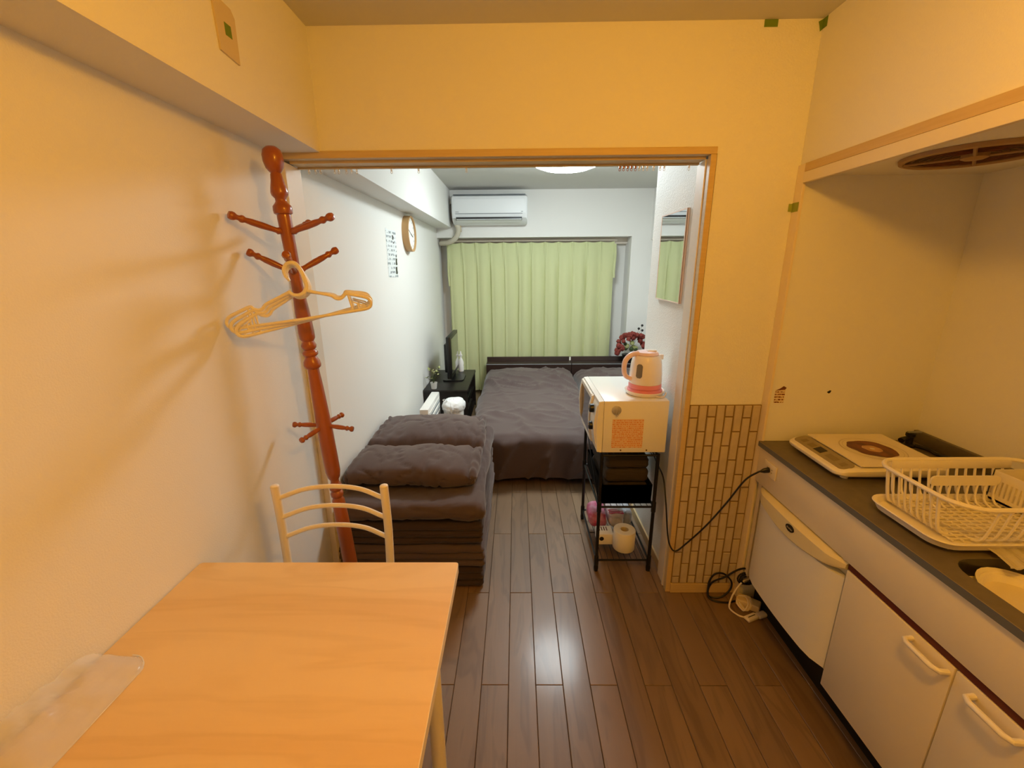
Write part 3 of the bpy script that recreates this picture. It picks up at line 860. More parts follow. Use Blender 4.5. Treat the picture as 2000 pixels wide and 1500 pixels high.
for x in (-0.735, -0.415):
    b = NB(); tube(b, [(x, 1.155, 0.418), (x, 0.85, 0.418)], 0.010, 10); obj('side_rail', b, M_CREAM, ch)

# ------------------------------------------------------------ coat stand and hangers
A0, A1 = Vector((-0.687, 1.515, 0.0)), Vector((-0.7525, 1.45, 1.83))
ax = (A1 - A0).normalized()
LN = (A1 - A0).length


def on_axis(z):
    return A0 + ax * (z / 1.83 * LN)


cs = thing('coat_stand', 'orange brown turned wood coat stand with pegs by the left wall', 'coat stand', (A0.x, A0.y, 0))
prof = [(0.020, 0.10), (0.026, 0.12), (0.027, 0.20), (0.0275, 0.33), (0.027, 0.50), (0.0235, 0.615), (0.018, 0.628), (0.0235, 0.634), (0.0245, 0.645), (0.0215, 0.652), (0.0175, 0.657), (0.0235, 0.664), (0.0245, 0.672), (0.022, 0.684), (0.016, 0.692), (0.0155, 0.705),
        (0.022, 0.715), (0.027, 0.74), (0.0275, 0.80), (0.0265, 0.95), (0.0225, 1.08), (0.0195, 1.145), (0.0195, 1.152), (0.0275, 1.158), (0.0295, 1.167), (0.0275, 1.180), (0.021, 1.192), (0.0185, 1.197), (0.0255, 1.203), (0.0265, 1.211), (0.0225, 1.217), (0.018, 1.222), (0.0235, 1.228), (0.0255, 1.237), (0.022, 1.246), (0.0195, 1.252),
        (0.0255, 1.262), (0.0265, 1.285), (0.0235, 1.36), (0.019, 1.42), (0.0185, 1.45), (0.0205, 1.60), (0.0212, 1.655), (0.0205, 1.664), (0.0275, 1.668), (0.0288, 1.678), (0.0275, 1.690), (0.0205, 1.698), (0.0165, 1.704), (0.0165, 1.712), (0.0245, 1.722), (0.0258, 1.730), (0.0235, 1.744), (0.0185, 1.765), (0.0165, 1.782), (0.0145, 1.786), (0.0185, 1.790), (0.0255, 1.800), (0.0300, 1.818), (0.0300, 1.836), (0.0255, 1.851), (0.015, 1.860), (0.001, 1.862)]
b = NB(); lathe(b, [(r, h / 1.83 * LN) for r, h in prof], A0, ax, 28); obj('pole', b, M_STAND, cs, sharp=50)


def peg(z, tip, k=1.0):
    p0 = on_axis(z); p1 = Vector(tip); d = p1 - p0; L = d.length
    pr = [(0.0085, 0.0), (0.0085, 0.12), (0.0115, 0.16), (0.0085, 0.20), (0.0085, 0.26), (0.0105, 0.45), (0.0100, 0.62), (0.0080, 0.72), (0.0112, 0.76), (0.0112, 0.79), (0.0075, 0.83), (0.0080, 0.86), (0.0122, 0.90), (0.0130, 0.94), (0.0105, 0.985), (0.001, 1.0)]
    bb = NB(); lathe(bb, [(r * k, h * L) for r, h in pr], p0, d, 14); obj('peg', bb, M_STAND, cs, sharp=50)


peg(1.607, (-0.852, 1.335, 1.654)); peg(1.607, (-0.572, 1.42, 1.656)); peg(1.607, (-0.735, 1.61, 1.655))
peg(1.482, (-0.853, 1.40, 1.552)); peg(1.482, (-0.633, 1.575, 1.562)); peg(1.482, (-0.680, 1.305, 1.540))
peg(0.933, (-0.826, 1.46, 0.944), 0.85); peg(0.933, (-0.612, 1.485, 0.915), 0.85); peg(0.93, (-0.765, 1.385, 0.910), 0.85); peg(0.936, (-0.682, 1.568, 0.945), 0.85)
for k in range(4):
    a = PI / 4 + k * PI / 2
    e = A0 + Vector((math.cos(a), math.sin(a), 0)) * 0.155
    b = NB(); tube(b, [on_axis(0.17), on_axis(0.15) + Vector((math.cos(a), math.sin(a), 0)) * 0.05, e * 0.45 + A0 * 0.55 + Vector((0, 0, 0.085)), Vector((e.x, e.y, 0.0165))], [0.013, 0.014, 0.014, 0.0125], 10, smooth_n=4); ft = obj('foot', b, M_STAND, cs)
    b = NB(); ball(b, (e.x, e.y, 0.0158), 0.0155, 12); obj('ball_foot', b, M_STAND, ft)


def hanger(org, rz, rx, label):
    """white plastic hanger, local x along the bar, z up, hook ring at the origin"""
    t_ = thing('clothes_hanger', label, 'hanger', org, 'white plastic hangers on the coat stand peg')
    Mx = Matrix.Translation(org) @ Matrix.Rotation(rz, 4, 'Z') @ Matrix.Rotation(rx, 4, 'Y')

    def T(pp): return [Mx @ Vector((p[0], p[2] if len(p) > 2 else 0, p[1])) for p in pp]
    bb = NB(); tube(bb, T([(-0.020, -0.030), (-0.022, -0.010), (-0.012, 0.006), (0.002, 0.011), (0.015, 0.006), (0.024, -0.012), (0.030, -0.045), (0.029, -0.066), (0.016, -0.082), (0.0, -0.086), (-0.014, -0.082), (-0.024, -0.070)]), [0.0045, 0.005, 0.0055, 0.006, 0.006, 0.0065, 0.0075, 0.007, 0.006, 0.0055, 0.0055, 0.005], 10, smooth_n=4); obj('hook', bb, M_PLASTIC, t_)
    for s in (-1, 1):
        bb = NB(); tube(bb, T([(s * 0.022, -0.074), (s * 0.06, -0.088), (s * 0.092, -0.100), (s * 0.103, -0.110), (s * 0.115, -0.114), (s * 0.128, -0.108), (s * 0.136, -0.101), (s * 0.165, -0.110), (s * 0.196, -0.122), (s * 0.2065, -0.136), (s * 0.203, -0.150), (s * 0.188, -0.157), (s * 0.15, -0.158)]), 0.0052, 8, smooth_n=4); obj('shoulder', bb, M_PLASTIC, t_)
        bb = NB(); tube(bb, T([(s * 0.142, -0.106), (s * 0.147, -0.157)]), 0.0032, 6); tube(bb, T([(s * 0.150, -0.128), (s * 0.190, -0.150)]), 0.0028, 6); tube(bb, T([(s * 0.165, -0.136), (s * 0.166, -0.157)]), 0.0028, 6); obj('brace', bb, M_PLASTIC, t_)
    bb = NB(); tube(bb, T([(-0.152, -0.158), (0.0, -0.160), (0.152, -0.158)]), 0.0048, 8); obj('bar', bb, M_PLASTIC, t_)
    return t_


hanger((-0.680, 1.323, 1.504), math.radians(22.6), math.radians(-6.4), 'white plastic hanger at the tip of the stand peg, in front of the other two')
hanger((-0.685, 1.338, 1.499), math.radians(30), math.radians(-9), 'white plastic hanger between two others on the stand peg, middle one')
hanger((-0.691, 1.354, 1.494), math.radians(37), math.radians(-11.5), 'white plastic hanger behind the other two, closest to the stand pole')

# ------------------------------------------------------------ stack of folded bedding
def wr(seed, amp, ax_, s1=5.0):
    """broad swells plus a few sharp creases"""
    def f(q, n_):
        p = (q.x * ax_[0], q.y * ax_[1], q.z * ax_[2])
        warp = Vector((p[0] + 0.05 * nz(p, s1, seed + 3), p[1] + 0.05 * nz(p, s1, seed + 9), p[2]))
        cr = max(0.0, 1 - abs(nz((warp.x * 1.0 + warp.y * 0.5, warp.y * 0.35 - warp.x * 0.2, warp.z), s1 * 2.2, seed + 11)) * 5.5)
        a = nz(p, s1 * 0.7, seed) * 0.7 - 0.42 * cr * cr
        return q + n_ * amp * a
    return f


def futon(z0, h, y0, y1, x0, x1, label, folds, seed, m):
    bb = NB()
    wd = wr(seed, 0.012, (1, 1, 2), 7)

    def dsp(q, n_):
        ph_ = (q.z / h + 0.5) * folds
        side = math.sqrt(n_.x ** 2 + n_.y ** 2)
        g = 0.016 * (1 - abs(math.sin(PI * ph_)) ** 0.5) * side
        q = wd(q, n_)
        return q - Vector((n_.x, n_.y, 0)) * g
    rbox(bb, ((x0 + x1) / 2, (y0 + y1) / 2, z0 + h / 2), (x1 - x0, y1 - y0, h), 0.022, (18, 22, folds * 6), dsp)
    return obj('folded_futon', bb, m, None, sharp=80, label=label, cat='futon', group='folded futons in the bedding stack')


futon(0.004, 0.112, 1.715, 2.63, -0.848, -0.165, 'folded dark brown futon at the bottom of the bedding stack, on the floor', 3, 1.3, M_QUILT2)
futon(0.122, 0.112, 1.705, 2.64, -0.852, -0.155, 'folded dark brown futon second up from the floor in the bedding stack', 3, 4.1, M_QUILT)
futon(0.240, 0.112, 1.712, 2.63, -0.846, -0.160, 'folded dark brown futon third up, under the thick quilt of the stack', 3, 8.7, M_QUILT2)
# thick folded quilt with a bulging front, then the puffed duvet on top of the stack
b = NB()
wd1 = wr(2.2, 0.024, (0.8, 1.4, 1), 6)


def dq(q, n_):
    q = wd1(q, n_)
    if q.z > 0: q.z -= 0.012 * max(0, -q.y / 0.48) - 0.03 * max(0, (q.y - 0.1) / 0.4)
    return q


rbox(b, (-0.508, 2.18, 0.411), (0.705, 0.96, 0.10), 0.045, (26, 34, 4), dq)
obj('folded_quilt', b, M_QUILT, None, sharp=80, label='thick folded brown quilt second from the top of the bedding stack', cat='quilt')
b = NB()
wd2 = wr(6.4, 0.030, (1.4, 0.9, 1), 5.5)


def dd(q, n_):
    seam = math.exp(-((q.y + 0.035) / 0.028) ** 2)
    puff = 0.35 + 0.65 * (1 - min(1, abs(q.x) / 0.335) ** 4)
    yy = (q.y + 0.40) / 0.365 if q.y < -0.035 else (q.y + 0.035) / 0.42
    yy = min(max(yy, 0), 1)
    f = math.sin(PI * yy) ** 0.6
    edge = max(0, (abs(q.x) - 0.27) / 0.06)
    q2 = wd2(q, n_)
    ruff = (0.016 * nz((q.x * 0.4, q.y, 0), 22, 4) + 0.008 * nz((q.x * 0.4, q.y, 0), 47, 1)) * min(1, edge) * (1 if q.z > 0 else 0)
    if n_.z > 0.1:
        q2.z += (-0.052 * seam + 0.034 * f * puff - 0.012) * n_.z + ruff
        q2.z += 0.028 * max(0, (q.y - 0.0) / 0.4)
        q2.z -= 0.020 * math.exp(-((abs(q.x) - 0.285) / 0.014) ** 2) * (1 if q.x > 0 else 0.4)
    return q2


rbox(b, (-0.522, 2.235, 0.512), (0.655, 0.80, 0.095), 0.042, (40, 52, 4), dd)
obj('folded_duvet', b, M_QUILT, None, sharp=80, label='puffy folded brown duvet with a cross seam on top of the bedding stack', cat='duvet')

# ------------------------------------------------------------ beds
hb = thing('bed_headboard', 'long dark brown shelf headboard behind both beds, below the curtain', 'headboard', (0.6, 4.80, 0))
for x0, x1 in ((-0.345, 0.618), (0.624, 1.585)):
    b = NB(); box(b, x0, x1, 4.70, 4.725, 0.02, 0.43, 0.002); box(b, x0, x1, 4.715, 4.855, 0.412, 0.4305, 0.002); box(b, x0, x0 + 0.02, 4.71, 4.86, 0, 0.43); box(b, x1 - 0.02, x1, 4.71, 4.86, 0, 0.43); fbd = obj('shelf_box', b, M_DKWOOD, hb, False)
    b = NB(); box(b, x0, x1, 4.858, 4.878, 0.02, 0.478, 0.002); obj('back_panel', b, M_DKWOOD, hb)
    b = NB(); box(b, x0 + 0.001, x1 - 0.001, 4.698, 4.7005, 0.421, 0.4295); obj('edge_line', b, M_GREY, fbd, False)
b = NB(); box(b, 0.612, 0.630, 4.856, 4.8575, 0.435, 0.475); obj('label_tag', b, M_PAPER, hb, False)


def bed(x0, x1, seed, bl, ml, dl, grp):
    y0, y1 = 2.78, 4.69
    t_ = thing('bed', bl, 'bed', ((x0 + x1) / 2, (y0 + y1) / 2, 0))
    bb = NB(); box(bb, x0 + 0.02, x1 - 0.02, y0 + 0.03, y1, 0.03, 0.10, 0.004); obj('frame', bb, M_DKWOOD, t_)
    for fx2 in (x0 + 0.06, x1 - 0.06):
        for fy2 in (y0 + 0.08, y1 - 0.08):
            bb = NB(); box(bb, fx2 - 0.02, fx2 + 0.02, fy2 - 0.02, fy2 + 0.02, 0.0003, 0.03); obj('leg', bb, M_DKWOOD, t_, False)
    bb = NB(); rbox(bb, ((x0 + x1) / 2, (y0 + y1) / 2 + 0.005, 0.175), (x1 - x0 - 0.05, y1 - y0 - 0.02, 0.15), 0.03, (4, 6, 1)); obj('mattress', bb, M_QUILT2, None, label=ml, cat='mattress')
    # duvet: open-bottomed cover draped over mattress and foot
    bb = NB()
    nu_, nv_ = 70, 120
    X0, X1, Y0, Y1 = x0 - 0.012, x1 + 0.006, y0 - 0.065, y1 - 0.015
    G = []
    for j in range(nv_ + 1):
        row = []
        for i in range(nu_ + 1):
            u, v = i / nu_, j / nv_
            # unfolded cloth coordinate: side drop 0.25, foot drop 0.29
            sd, fd = 0.23, 0.28
            W, Ln = X1 - X0, Y1 - Y0
            a = u * (W + 2 * sd) - sd
            c_ = v * (Ln + fd) - fd
            ztop = 0.345
            rr_ = 0.075

            def drape(s, lim):
                """s beyond the edge -> (position, drop) around a radius"""
                if s >= rr_: return s, 0.0
                arc = rr_ * PI / 2
                d_ = rr_ - s
                if d_ < arc: th = d_ / rr_; return rr_ - rr_ * math.sin(th), rr_ * (1 - math.cos(th))
                return 0.0, rr_ + (d_ - arc)
            px_, dz1 = drape(min(a, W - a), sd)
            px_ = X0 + px_ if a < W / 2 else X1 - px_
            py_, dz2 = drape(c_, fd)
            py_ = Y0 + py_
            head = max(0, 1 - abs((Y1 - py_) - 0.28) / 0.42)
            crown = 0.028 * math.sin(PI * min(max((px_ - X0) / W, 0), 1)) ** 0.7
            zz_ = ztop + crown + 0.045 * head * head * (3 - 2 * head) * (math.sin(PI * min(max((px_ - X0) / W, 0), 1)) ** 0.5) - max(dz1, dz2) - 0.25 * min(dz1, dz2)
            P = Vector((px_, py_, 0))
            dg = (P.x * 0.9 + P.y * 0.55, P.y * 0.35 - P.x * 0.25, 0)
            ridge = max(0.0, 1 - abs(nz((dg[0] + 0.06 * nz(P, 4, 2), dg[1] * 0.8, 0), 4.2, seed)) * 4.5)
            ridge2 = max(0.0, 1 - abs(nz((P.x * 0.8 + P.y * 1.6, P.y * 0.4 - P.x * 0.7, 0), 4.6, seed + 3)) * 5)
            zone = 0.35 + 0.65 * max(0.0, min(1.0, 0.5 + 1.6 * nz(P, 2.0, seed + 20)))
            wv = (0.030 * ridge * ridge + 0.018 * ridge2 ** 2) * zone + 0.014 * nz(dg, 2.6, seed + 7)
            drop = max(dz1, dz2)
            if drop < 0.03: zz_ += wv
            else:
                fr_ = max(0.0, 1 - abs(nz((px_ * 1.0 - 0.5 * zz_ + 0.3 * py_, 0.25 * zz_, 0), 8, seed + 2)) * 4.0)
                fold = -0.034 * fr_ * fr_ + 0.012 * nz((px_ + py_, zz_ * 0.3, 1), 7, seed)
                if dz2 > dz1: py_ += fold; px_ += 0.0
                else: px_ += fold * 0.6
                zz_ += wv * max(0, 1 - drop / 0.1)
            row.append(bb.verts.new((px_, py_, max(zz_, 0.03))))
        G.append(row)
    for j in range(nv_):
        for i in range(nu_): bb.faces.new((G[j][i], G[j][i + 1], G[j + 1][i + 1], G[j + 1][i]))
    obj('duvet', bb, M_QUILT, None, sharp=80, label=dl, cat='duvet')


bed(-0.335, 0.617, 1.7, 'low dark wood bed frame under the large brown duvet', 'mattress under the large brown duvet of the left bed', 'large rumpled brown duvet covering the bed in the middle of the room', 'beds')
bed(0.655, 1.575, 9.2, 'low dark wood bed frame behind the microwave', 'mattress of the second bed behind the microwave', 'brown duvet on the second bed, mostly hidden behind the microwave', 'beds')

# ------------------------------------------------------------ curtain in the recess
b = NB()
CX0, CX1, CZ0, CZ1, CYM = -0.768, 1.108, 0.03, 1.756, 5.055
nu, nv = 600, 30
npl = 12.0
G = []
for j in range(nv + 1):
    v = j / nv
    z = CZ0 + (CZ1 - CZ0) * v
    row = []
    for i in range(nu + 1):
        u = i / nu
        ph_ = u * npl
        dist = ph_ - round(ph_)                      # distance to the nearest pinch
        pinch = math.exp(-(dist / 0.085) ** 2)
        wob = 0.10 * nz((ph_ * 0.5, 0, z * 0.35), 1.0, 4) * (1 - v)
        body = abs(math.sin(PI * (ph_ + wob))) ** 0.62
        low = 0.72 + 0.7 * nz((ph_ * 0.55, 1.0, z * 0.3), 1.0, 8)
        tv = max(0, (v - 0.82) / 0.18)               # 1 at the top
        crease = math.exp(-((dist + wob - 0.06) / 0.10) ** 2)
        y = CYM - (1 - 0.72 * tv) * 0.062 * low * body - tv * 0.026 * pinch - (1 - tv) * 0.016 * crease + 0.006 * nz((ph_, z, 2), 1.5, 2)
        sag = -0.010 * (math.cos(2 * PI * ph_) * -0.5 + 0.5) * (1 if j == nv else 0)
        x = CX0 + (CX1 - CX0) * u + (1 - tv) * 0.010 * nz((ph_ * 0.8, z * 0.8, 5), 1.0, 3) * math.sin(PI * u)
        row.append(b.verts.new((x, y, z + sag)))
    G.append(row)
for j in range(nv):
    for i in range(nu): b.faces.new((G[j][i], G[j][i + 1], G[j + 1][i + 1], G[j + 1][i]))
cu = obj('curtain', b, M_CURTAIN, None, sharp=80, label='pale green pinch pleated curtain across the window recess', cat='curtain')
for x, zl in ((CX0 - 0.004, 1.28), (CX1 + 0.008, 1.36)):
    b = NB(); tube(b, [(x, 5.03, 1.73), (x + 0.004, 5.025, 1.6), (x - 0.002, 5.03, 1.45), (x + 0.003, 5.03, zl)], [0.012, 0.014, 0.014, 0.010], 8, smooth_n=4, flat=0.5); obj('tie_band', b, M_CURTAIN, cu)
cr = thing('curtain_rail', 'thin pale curtain rail across the top of the window recess', 'rail', (0.18, 5.065, 1.775))
b = NB(); box(b, -0.80, 1.14, 5.05, 5.08, 1.765, 1.783, 0.002); obj('rail', b, M_TRIMW, cr)
for k in range(13):
    x = CX0 + (CX1 - CX0) * k / 12
    b = NB(); tube(b, [(x, 5.058, 1.766), (x, 5.050, 1.752), (x, 5.058, 1.742)], 0.003, 6); obj('hook', b, M_TRIMW, cr)

# rail runners left hanging under the lintel
rn = thing('runner_rail', 'thin rail under the lintel with small clear runners hanging from it', 'rail', (0.0, 1.80, 1.871))
b = NB(); box(b, -0.84, 0.70, 1.792, 1.808, 1.866, 1.8715); obj('rail', b, M_TRIM, rn, False)
proto = None
for x in [-0.80, -0.775, -0.755, -0.70, -0.685, -0.655, -0.635, -0.615, -0.48, -0.375, -0.19, 0.40, 0.415, 0.43, 0.445, 0.46, 0.475, 0.49, 0.505, 0.53, 0.555, 0.57, 0.665]:
    b = NB(); box(b, x - 0.0035, x + 0.0035, 1.797, 1.803, 1.857, 1.8662, 0.001); tube(b, [(x + 0.0035 * math.cos(2 * PI * k / 8), 1.80, 1.853 + 0.0045 * math.sin(2 * PI * k / 8)) for k in range(8)], 0.0012, 5, closed=True)
    obj('runner', b, M_STAND if 0.39 < x < 0.47 else M_CLEAR, rn)

# ------------------------------------------------------------ air conditioner
ac = thing('air_conditioner', 'white wall air conditioner above the green curtain', 'air conditioner', (-0.275, 4.82, 1.93))
AX0, AX1 = -0.668, 0.118
pf = [(4.918, 2.212), (4.77, 2.212), (4.735, 2.195), (4.722, 2.16), (4.722, 2.03), (4.735, 1.985), (4.76, 1.965), (4.80, 1.935), (4.86, 1.922), (4.918, 1.928)]
b = NB(); prism(b, pf, AX0, AX1, lambda a, c, d: (d, a, c)); bmesh.ops.bevel(b, geom=[e for e in b.edges if abs(e.verts[0].co.x - e.verts[1].co.x) < 1e-6], offset=0.010, segments=3, affect='EDGES'); obj('body', b, M_ACW, ac, sharp=30)
b = NB(); prism(b, [(4.7225, 2.165), (4.7175, 2.165), (4.7175, 2.030), (4.7225, 2.030)], AX0 + 0.03, AX1 - 0.03, lambda a, c, d: (d, a, c)); fp = obj('front_panel', b, M_ACW, ac, False)
b = NB(); box(b, AX0 + 0.04, AX1 - 0.05, 4.7160, 4.7178, 2.0235, 2.0295); obj('groove_strip', b, M_GREY, ac, False, label='grey line across the front')
b = NB(); box(b, AX0 + 0.04, AX0 + 0.075, 4.7168, 4.7176, 2.040, 2.0455); box(b, AX1 - 0.065, AX1 - 0.045, 4.7168, 4.7176, 2.041, 2.047); obj('lettering', b, M_GREY, fp, False)
b = NB(); box(b, AX0 + 0.045, AX1 - 0.055, 4.7145, 4.80, 1.962, 1.992); obj('outlet', b, M_BLACK, ac, False)
b = NB(); box(b, AX0 + 0.05, AX1 - 0.06, -0.035, 0.035, -0.003, 0.003, M=Matrix.Translation((0, 4.742, 1.957)) @ Matrix.Rotation(math.radians(-22), 4, 'X')); lv = obj('louver', b, M_ACW, ac, False)
for x in (-0.43, -0.30, -0.155):
    b = NB(); box(b, x - 0.006, x + 0.006, 4.735, 4.75, 1.966, 1.984); obj('fin', b, M_GREY, ac, False)
b = NB(); box(b, AX0 + 0.02, AX1 - 0.02, 4.74, 4.90, 2.2122, 2.2165); obj('top_grille', b, M_GREY, ac, False)
b = NB(); tube(b, [(-0.64, 4.86, 1.935), (-0.625, 4.87, 1.90), (-0.632, 4.875, 1.84), (-0.67, 4.88, 1.785), (-0.745, 4.915, 1.752), (-0.84, 4.985, 1.748)], 0.026, 12, smooth_n=6); obj('pipe', b, M_PIPE, ac, label='wrapped beige pipe')
b = NB(); box(b, -0.7055, -0.688, 4.84, 4.875, 2.135, 2.165, 0.003); so = obj('wall_socket', b, M_PLASTIC, None, label='small white plug socket beside the air conditioner', cat='socket')
b = NB(); tube(b, [(-0.688, 4.85, 2.14), (-0.681, 4.845, 2.08), (-0.684, 4.85, 1.97), (-0.66, 4.86, 1.93)], 0.006, 8, smooth_n=5); obj('cord', b, M_DUST, ac)
b = NB(); tube(b, [(-0.60, 4.88, 1.925), (-0.598, 4.885, 1.89), (-0.60, 4.90, 1.862)], 0.006, 8, smooth_n=3); obj('drain_stub', b, M_ALMOND, ac)

# ------------------------------------------------------------ left wall of the bed room
b = NB(); prism(b, [(2.985, 1.432), (3.22, 1.427), (3.235, 1.742), (3.21, 1.751), (3.06, 1.744), (2.99, 1.752)], -0.8695, -0.8685, lambda a, c, d: (d, a, c))
sg = obj('wall_notice', b, M_SIGN, None, False, label='white printed notice sheet taped to the left wall under the beam', cat='notice')
b = NB()
for y, z, w2, h2 in ((3.15, 1.70, 0.03, 0.03), (3.16, 1.665, 0.025, 0.012), (3.205, 1.575, 0.022, 0.016), (3.20, 1.535, 0.035, 0.045), (3.19, 1.475, 0.04, 0.05)): box(b, -0.8684, -0.868, y - w2 / 2, y + w2 / 2, z - h2 / 2, z + h2 / 2)
obj('picture', b, M_BLACK, sg, False)
ck = thing('wall_clock', 'round wall clock with a pale wooden rim on the left wall', 'clock', (-0.87, 3.55, 1.75))
b = NB(); lathe(b, [(0.134, 0.0005), (0.134, 0.052), (0.122, 0.052), (0.120, 0.040)], (-0.87, 3.55, 1.75), (1, 0, 0), 48, cap=False); obj('rim', b, M_CLOCKW, ck)
b = NB(); lathe(b, [(0.130, 0.0008), (0.121, 0.038), (0.001, 0.0381)], (-0.87, 3.55, 1.75), (1, 0, 0), 40); fc = obj('face', b, M_PAPER, ck)
for ln, an, wd in ((0.06, 1.9, 0.006), (0.09, -1.2, 0.004)):
    b = NB(); tube(b, [(-0.8305, 3.55, 1.75), (-0.8305, 3.55 + ln * math.sin(an), 1.75 + ln * math.cos(an))], wd / 2, 6); obj('hand', b, M_BLACK, fc)
b = NB()
for k in range(12):
    a = 2 * PI * k / 12; box(b, -0.8317, -0.831, 3.55 + 0.1 * math.sin(a) - 0.004, 3.55 + 0.1 * math.sin(a) + 0.004, 1.75 + 0.1 * math.cos(a) - 0.007, 1.75 + 0.1 * math.cos(a) + 0.007)
obj('hour_mark', b, M_GREY, fc, False)

# television corner
tvc = thing('television_cabinet', 'low black television cabinet against the left wall near the bed', 'cabinet', (-0.66, 4.16, 0))
b = NB(); box(b, -0.866, -0.455, 3.76, 4.56, 0.375, 0.40, 0.002); obj('top', b, M_BLACKW, tvc)
b = NB(); box(b, -0.862, -0.46, 3.765, 3.785, 0.0003, 0.375); box(b, -0.862, -0.46, 4.535, 4.555, 0.0003, 0.375); obj('side_panel', b, M_BLACKW, tvc, False)
b = NB(); box(b, -0.862, -0.855, 3.785, 4.535, 0.03, 0.375); box(b, -0.862, -0.465, 3.785, 4.535, 0.03, 0.05); box(b, -0.862, -0.475, 3.785, 4.535, 0.20, 0.215); obj('shelf', b, M_BLACKW, tvc, False)
b = NB(); box(b, -0.478, -0.458, 3.787, 4.15, 0.052, 0.198); obj('drawer', b, M_BLACKW, tvc, False)
b = NB(); box(b, -0.60, -0.47, 3.95, 4.25, 0.2153, 0.27, 0.004); rec = obj('recorder', b, M_BLACK, None, label='black box on the shelf of the television cabinet', cat='recorder')
tv = thing('television', 'small black flat television standing on the black cabinet', 'television', (-0.63, 4.2, 0.40))
b = NB(); box(b, -0.665, -0.622, 3.945, 4.455, 0.455, 0.86, 0.006); box(b, -0.70, -0.66, 4.02, 4.38, 0.50, 0.78, 0.01); obj('casing', b, M_BLACK, tv)
b = NB(); box(b, -0.6225, -0.6195, 3.975, 4.425, 0.50, 0.835); obj('screen', b, M_SCREEN, tv, False)
b = NB(); tube(b, [(-0.645, 4.2, 0.412), (-0.645, 4.2, 0.47)], 0.025, 14); obj('neck', b, M_BLACK, tv)
b = NB(); prism(b, rrect(-0.74, -0.53, 4.06, 4.34, 0.05, 6), 0.4003, 0.413); obj('foot', b, M_BLACK, tv)
b = NB(); lathe(b, [(0.028, 0.0003), (0.030, 0.01), (0.030, 0.10), (0.018, 0.135), (0.011, 0.145), (0.011, 0.165)], (-0.605, 4.50, 0.40), (0, 0, 1), 20)
sp = obj('spray_bottle', b, M_WHITE, None, label='slim white spray bottle behind the television', cat='bottle')
b = NB(); box(b, -0.625, -0.588, 4.49, 4.51, 0.565, 0.585, 0.003); tube(b, [(-0.605, 4.5, 0.585), (-0.605, 4.5, 0.62)], [0.012, 0.006], 10); obj('sprayer', b, M_WHITE, sp)
b = NB(); box(b, -0.5755, -0.5748, 4.493, 4.503, 0.46, 0.475); obj('print', b, M_BLACK, sp, False)
# little plant
pl = thing('potted_plant', 'tiny pale leaved plant in a glass pot beside the television', 'plant', (-0.775, 3.82, 0.40))
b = NB(); lathe(b, [(0.026, 0.0003), (0.032, 0.05), (0.034, 0.06), (0.030, 0.06), (0.028, 0.05)], (-0.775, 3.82, 0.40), (0, 0, 1), 18); obj('pot', b, M_CLEAR, pl)
rnd = random.Random(3)
for k in range(9):
    a = 2 * PI * k / 9 + rnd.uniform(-.3, .3); L = rnd.uniform(0.03, 0.075); hh = rnd.uniform(0.10, 0.20)
    tip = Vector((-0.775 + L * math.cos(a), 3.82 + L * math.sin(a), 0.40 + hh))
    b = NB(); tube(b, [(-0.775, 3.82, 0.45), ((-0.775 * 2 + tip.x) / 3, (3.82 * 2 + tip.y) / 3, 0.40 + hh * 0.7), tip], 0.0016, 5, smooth_n=3); sm_ = obj('stem', b, M_LEAFD, pl)
    for q in range(4):
        b = NB(); d = Vector((rnd.uniform(-1, 1), rnd.uniform(-1, 1), rnd.uniform(-0.2, 0.8))).normalized() * 0.030
        c0 = tip + d * 0.3; s_ = d.cross(Vector((0, 0, 1))).normalized() * 0.010; up_ = d.cross(s_).normalized() * 0.002
        v0 = b.verts.new(c0 - d * 0.5); v1 = b.verts.new(c0 + s_ + up_); v2 = b.verts.new(c0 + d * 0.6); v3 = b.verts.new(c0 - s_ + up_); v4 = b.verts.new(c0 - up_ * 2)
        for f in ((v0, v1, v4), (v1, v2, v4), (v2, v3, v4), (v3, v0, v4)): b.faces.new(f)
        obj('leaf', b, M_LEAF if (k + q) % 3 else M_LEAFD, sm_, False)
# panel heater and bag behind the bedding stack
ht = thing('panel_heater', 'slim white panel heater by the left wall behind the bedding', 'heater', (-0.70, 3.15, 0))
b = NB(); box(b, -0.705, -0.640, 2.90, 3.36, 0.06, 0.505, 0.006); obj('body', b, M_WHITE, ht)
for k in range(7):
    b = NB(); box(b, -0.6402, -0.636, 2.93, 3.33, 0.30 + k * 0.026, 0.312 + k * 0.026, 0.001); obj('slat', b, M_GREY if k % 2 else M_WHITE, ht)
for y in (2.95, 3.31):
    b = NB(); box(b, -0.745, -0.622, y - 0.02, y + 0.02, 0.0003, 0.06, 0.004); obj('foot', b, M_WHITE, ht)
bn = thing('waste_bin', 'white waste bin lined with a white plastic bag by the heater', 'bin', (-0.525, 3.34, 0))
b = NB(); lathe(b, [(0.068, 0.0005), (0.072, 0.05), (0.084, 0.36), (0.080, 0.36), (0.068, 0.05)], (-0.525, 3.34, 0), (0, 0, 1), 28); obj('bucket', b, M_WHITE, bn)
b = NB(); wdb = wr(5.0, 0.022, (1, 1, 1), 14); rbox(b, (-0.525, 3.34, 0.387), (0.185, 0.185, 0.14), 0.068, (10, 10, 5), wdb); bl = obj('liner_bag', b, M_BAG, bn, sharp=80)
b = NB(); tube(b, [(-0.585, 3.30, 0.43), (-0.60, 3.29, 0.455), (-0.578, 3.27, 0.465), (-0.565, 3.285, 0.44)], 0.006, 6, smooth_n=3, flat=0.4); obj('handle', b, M_BAG, bl)

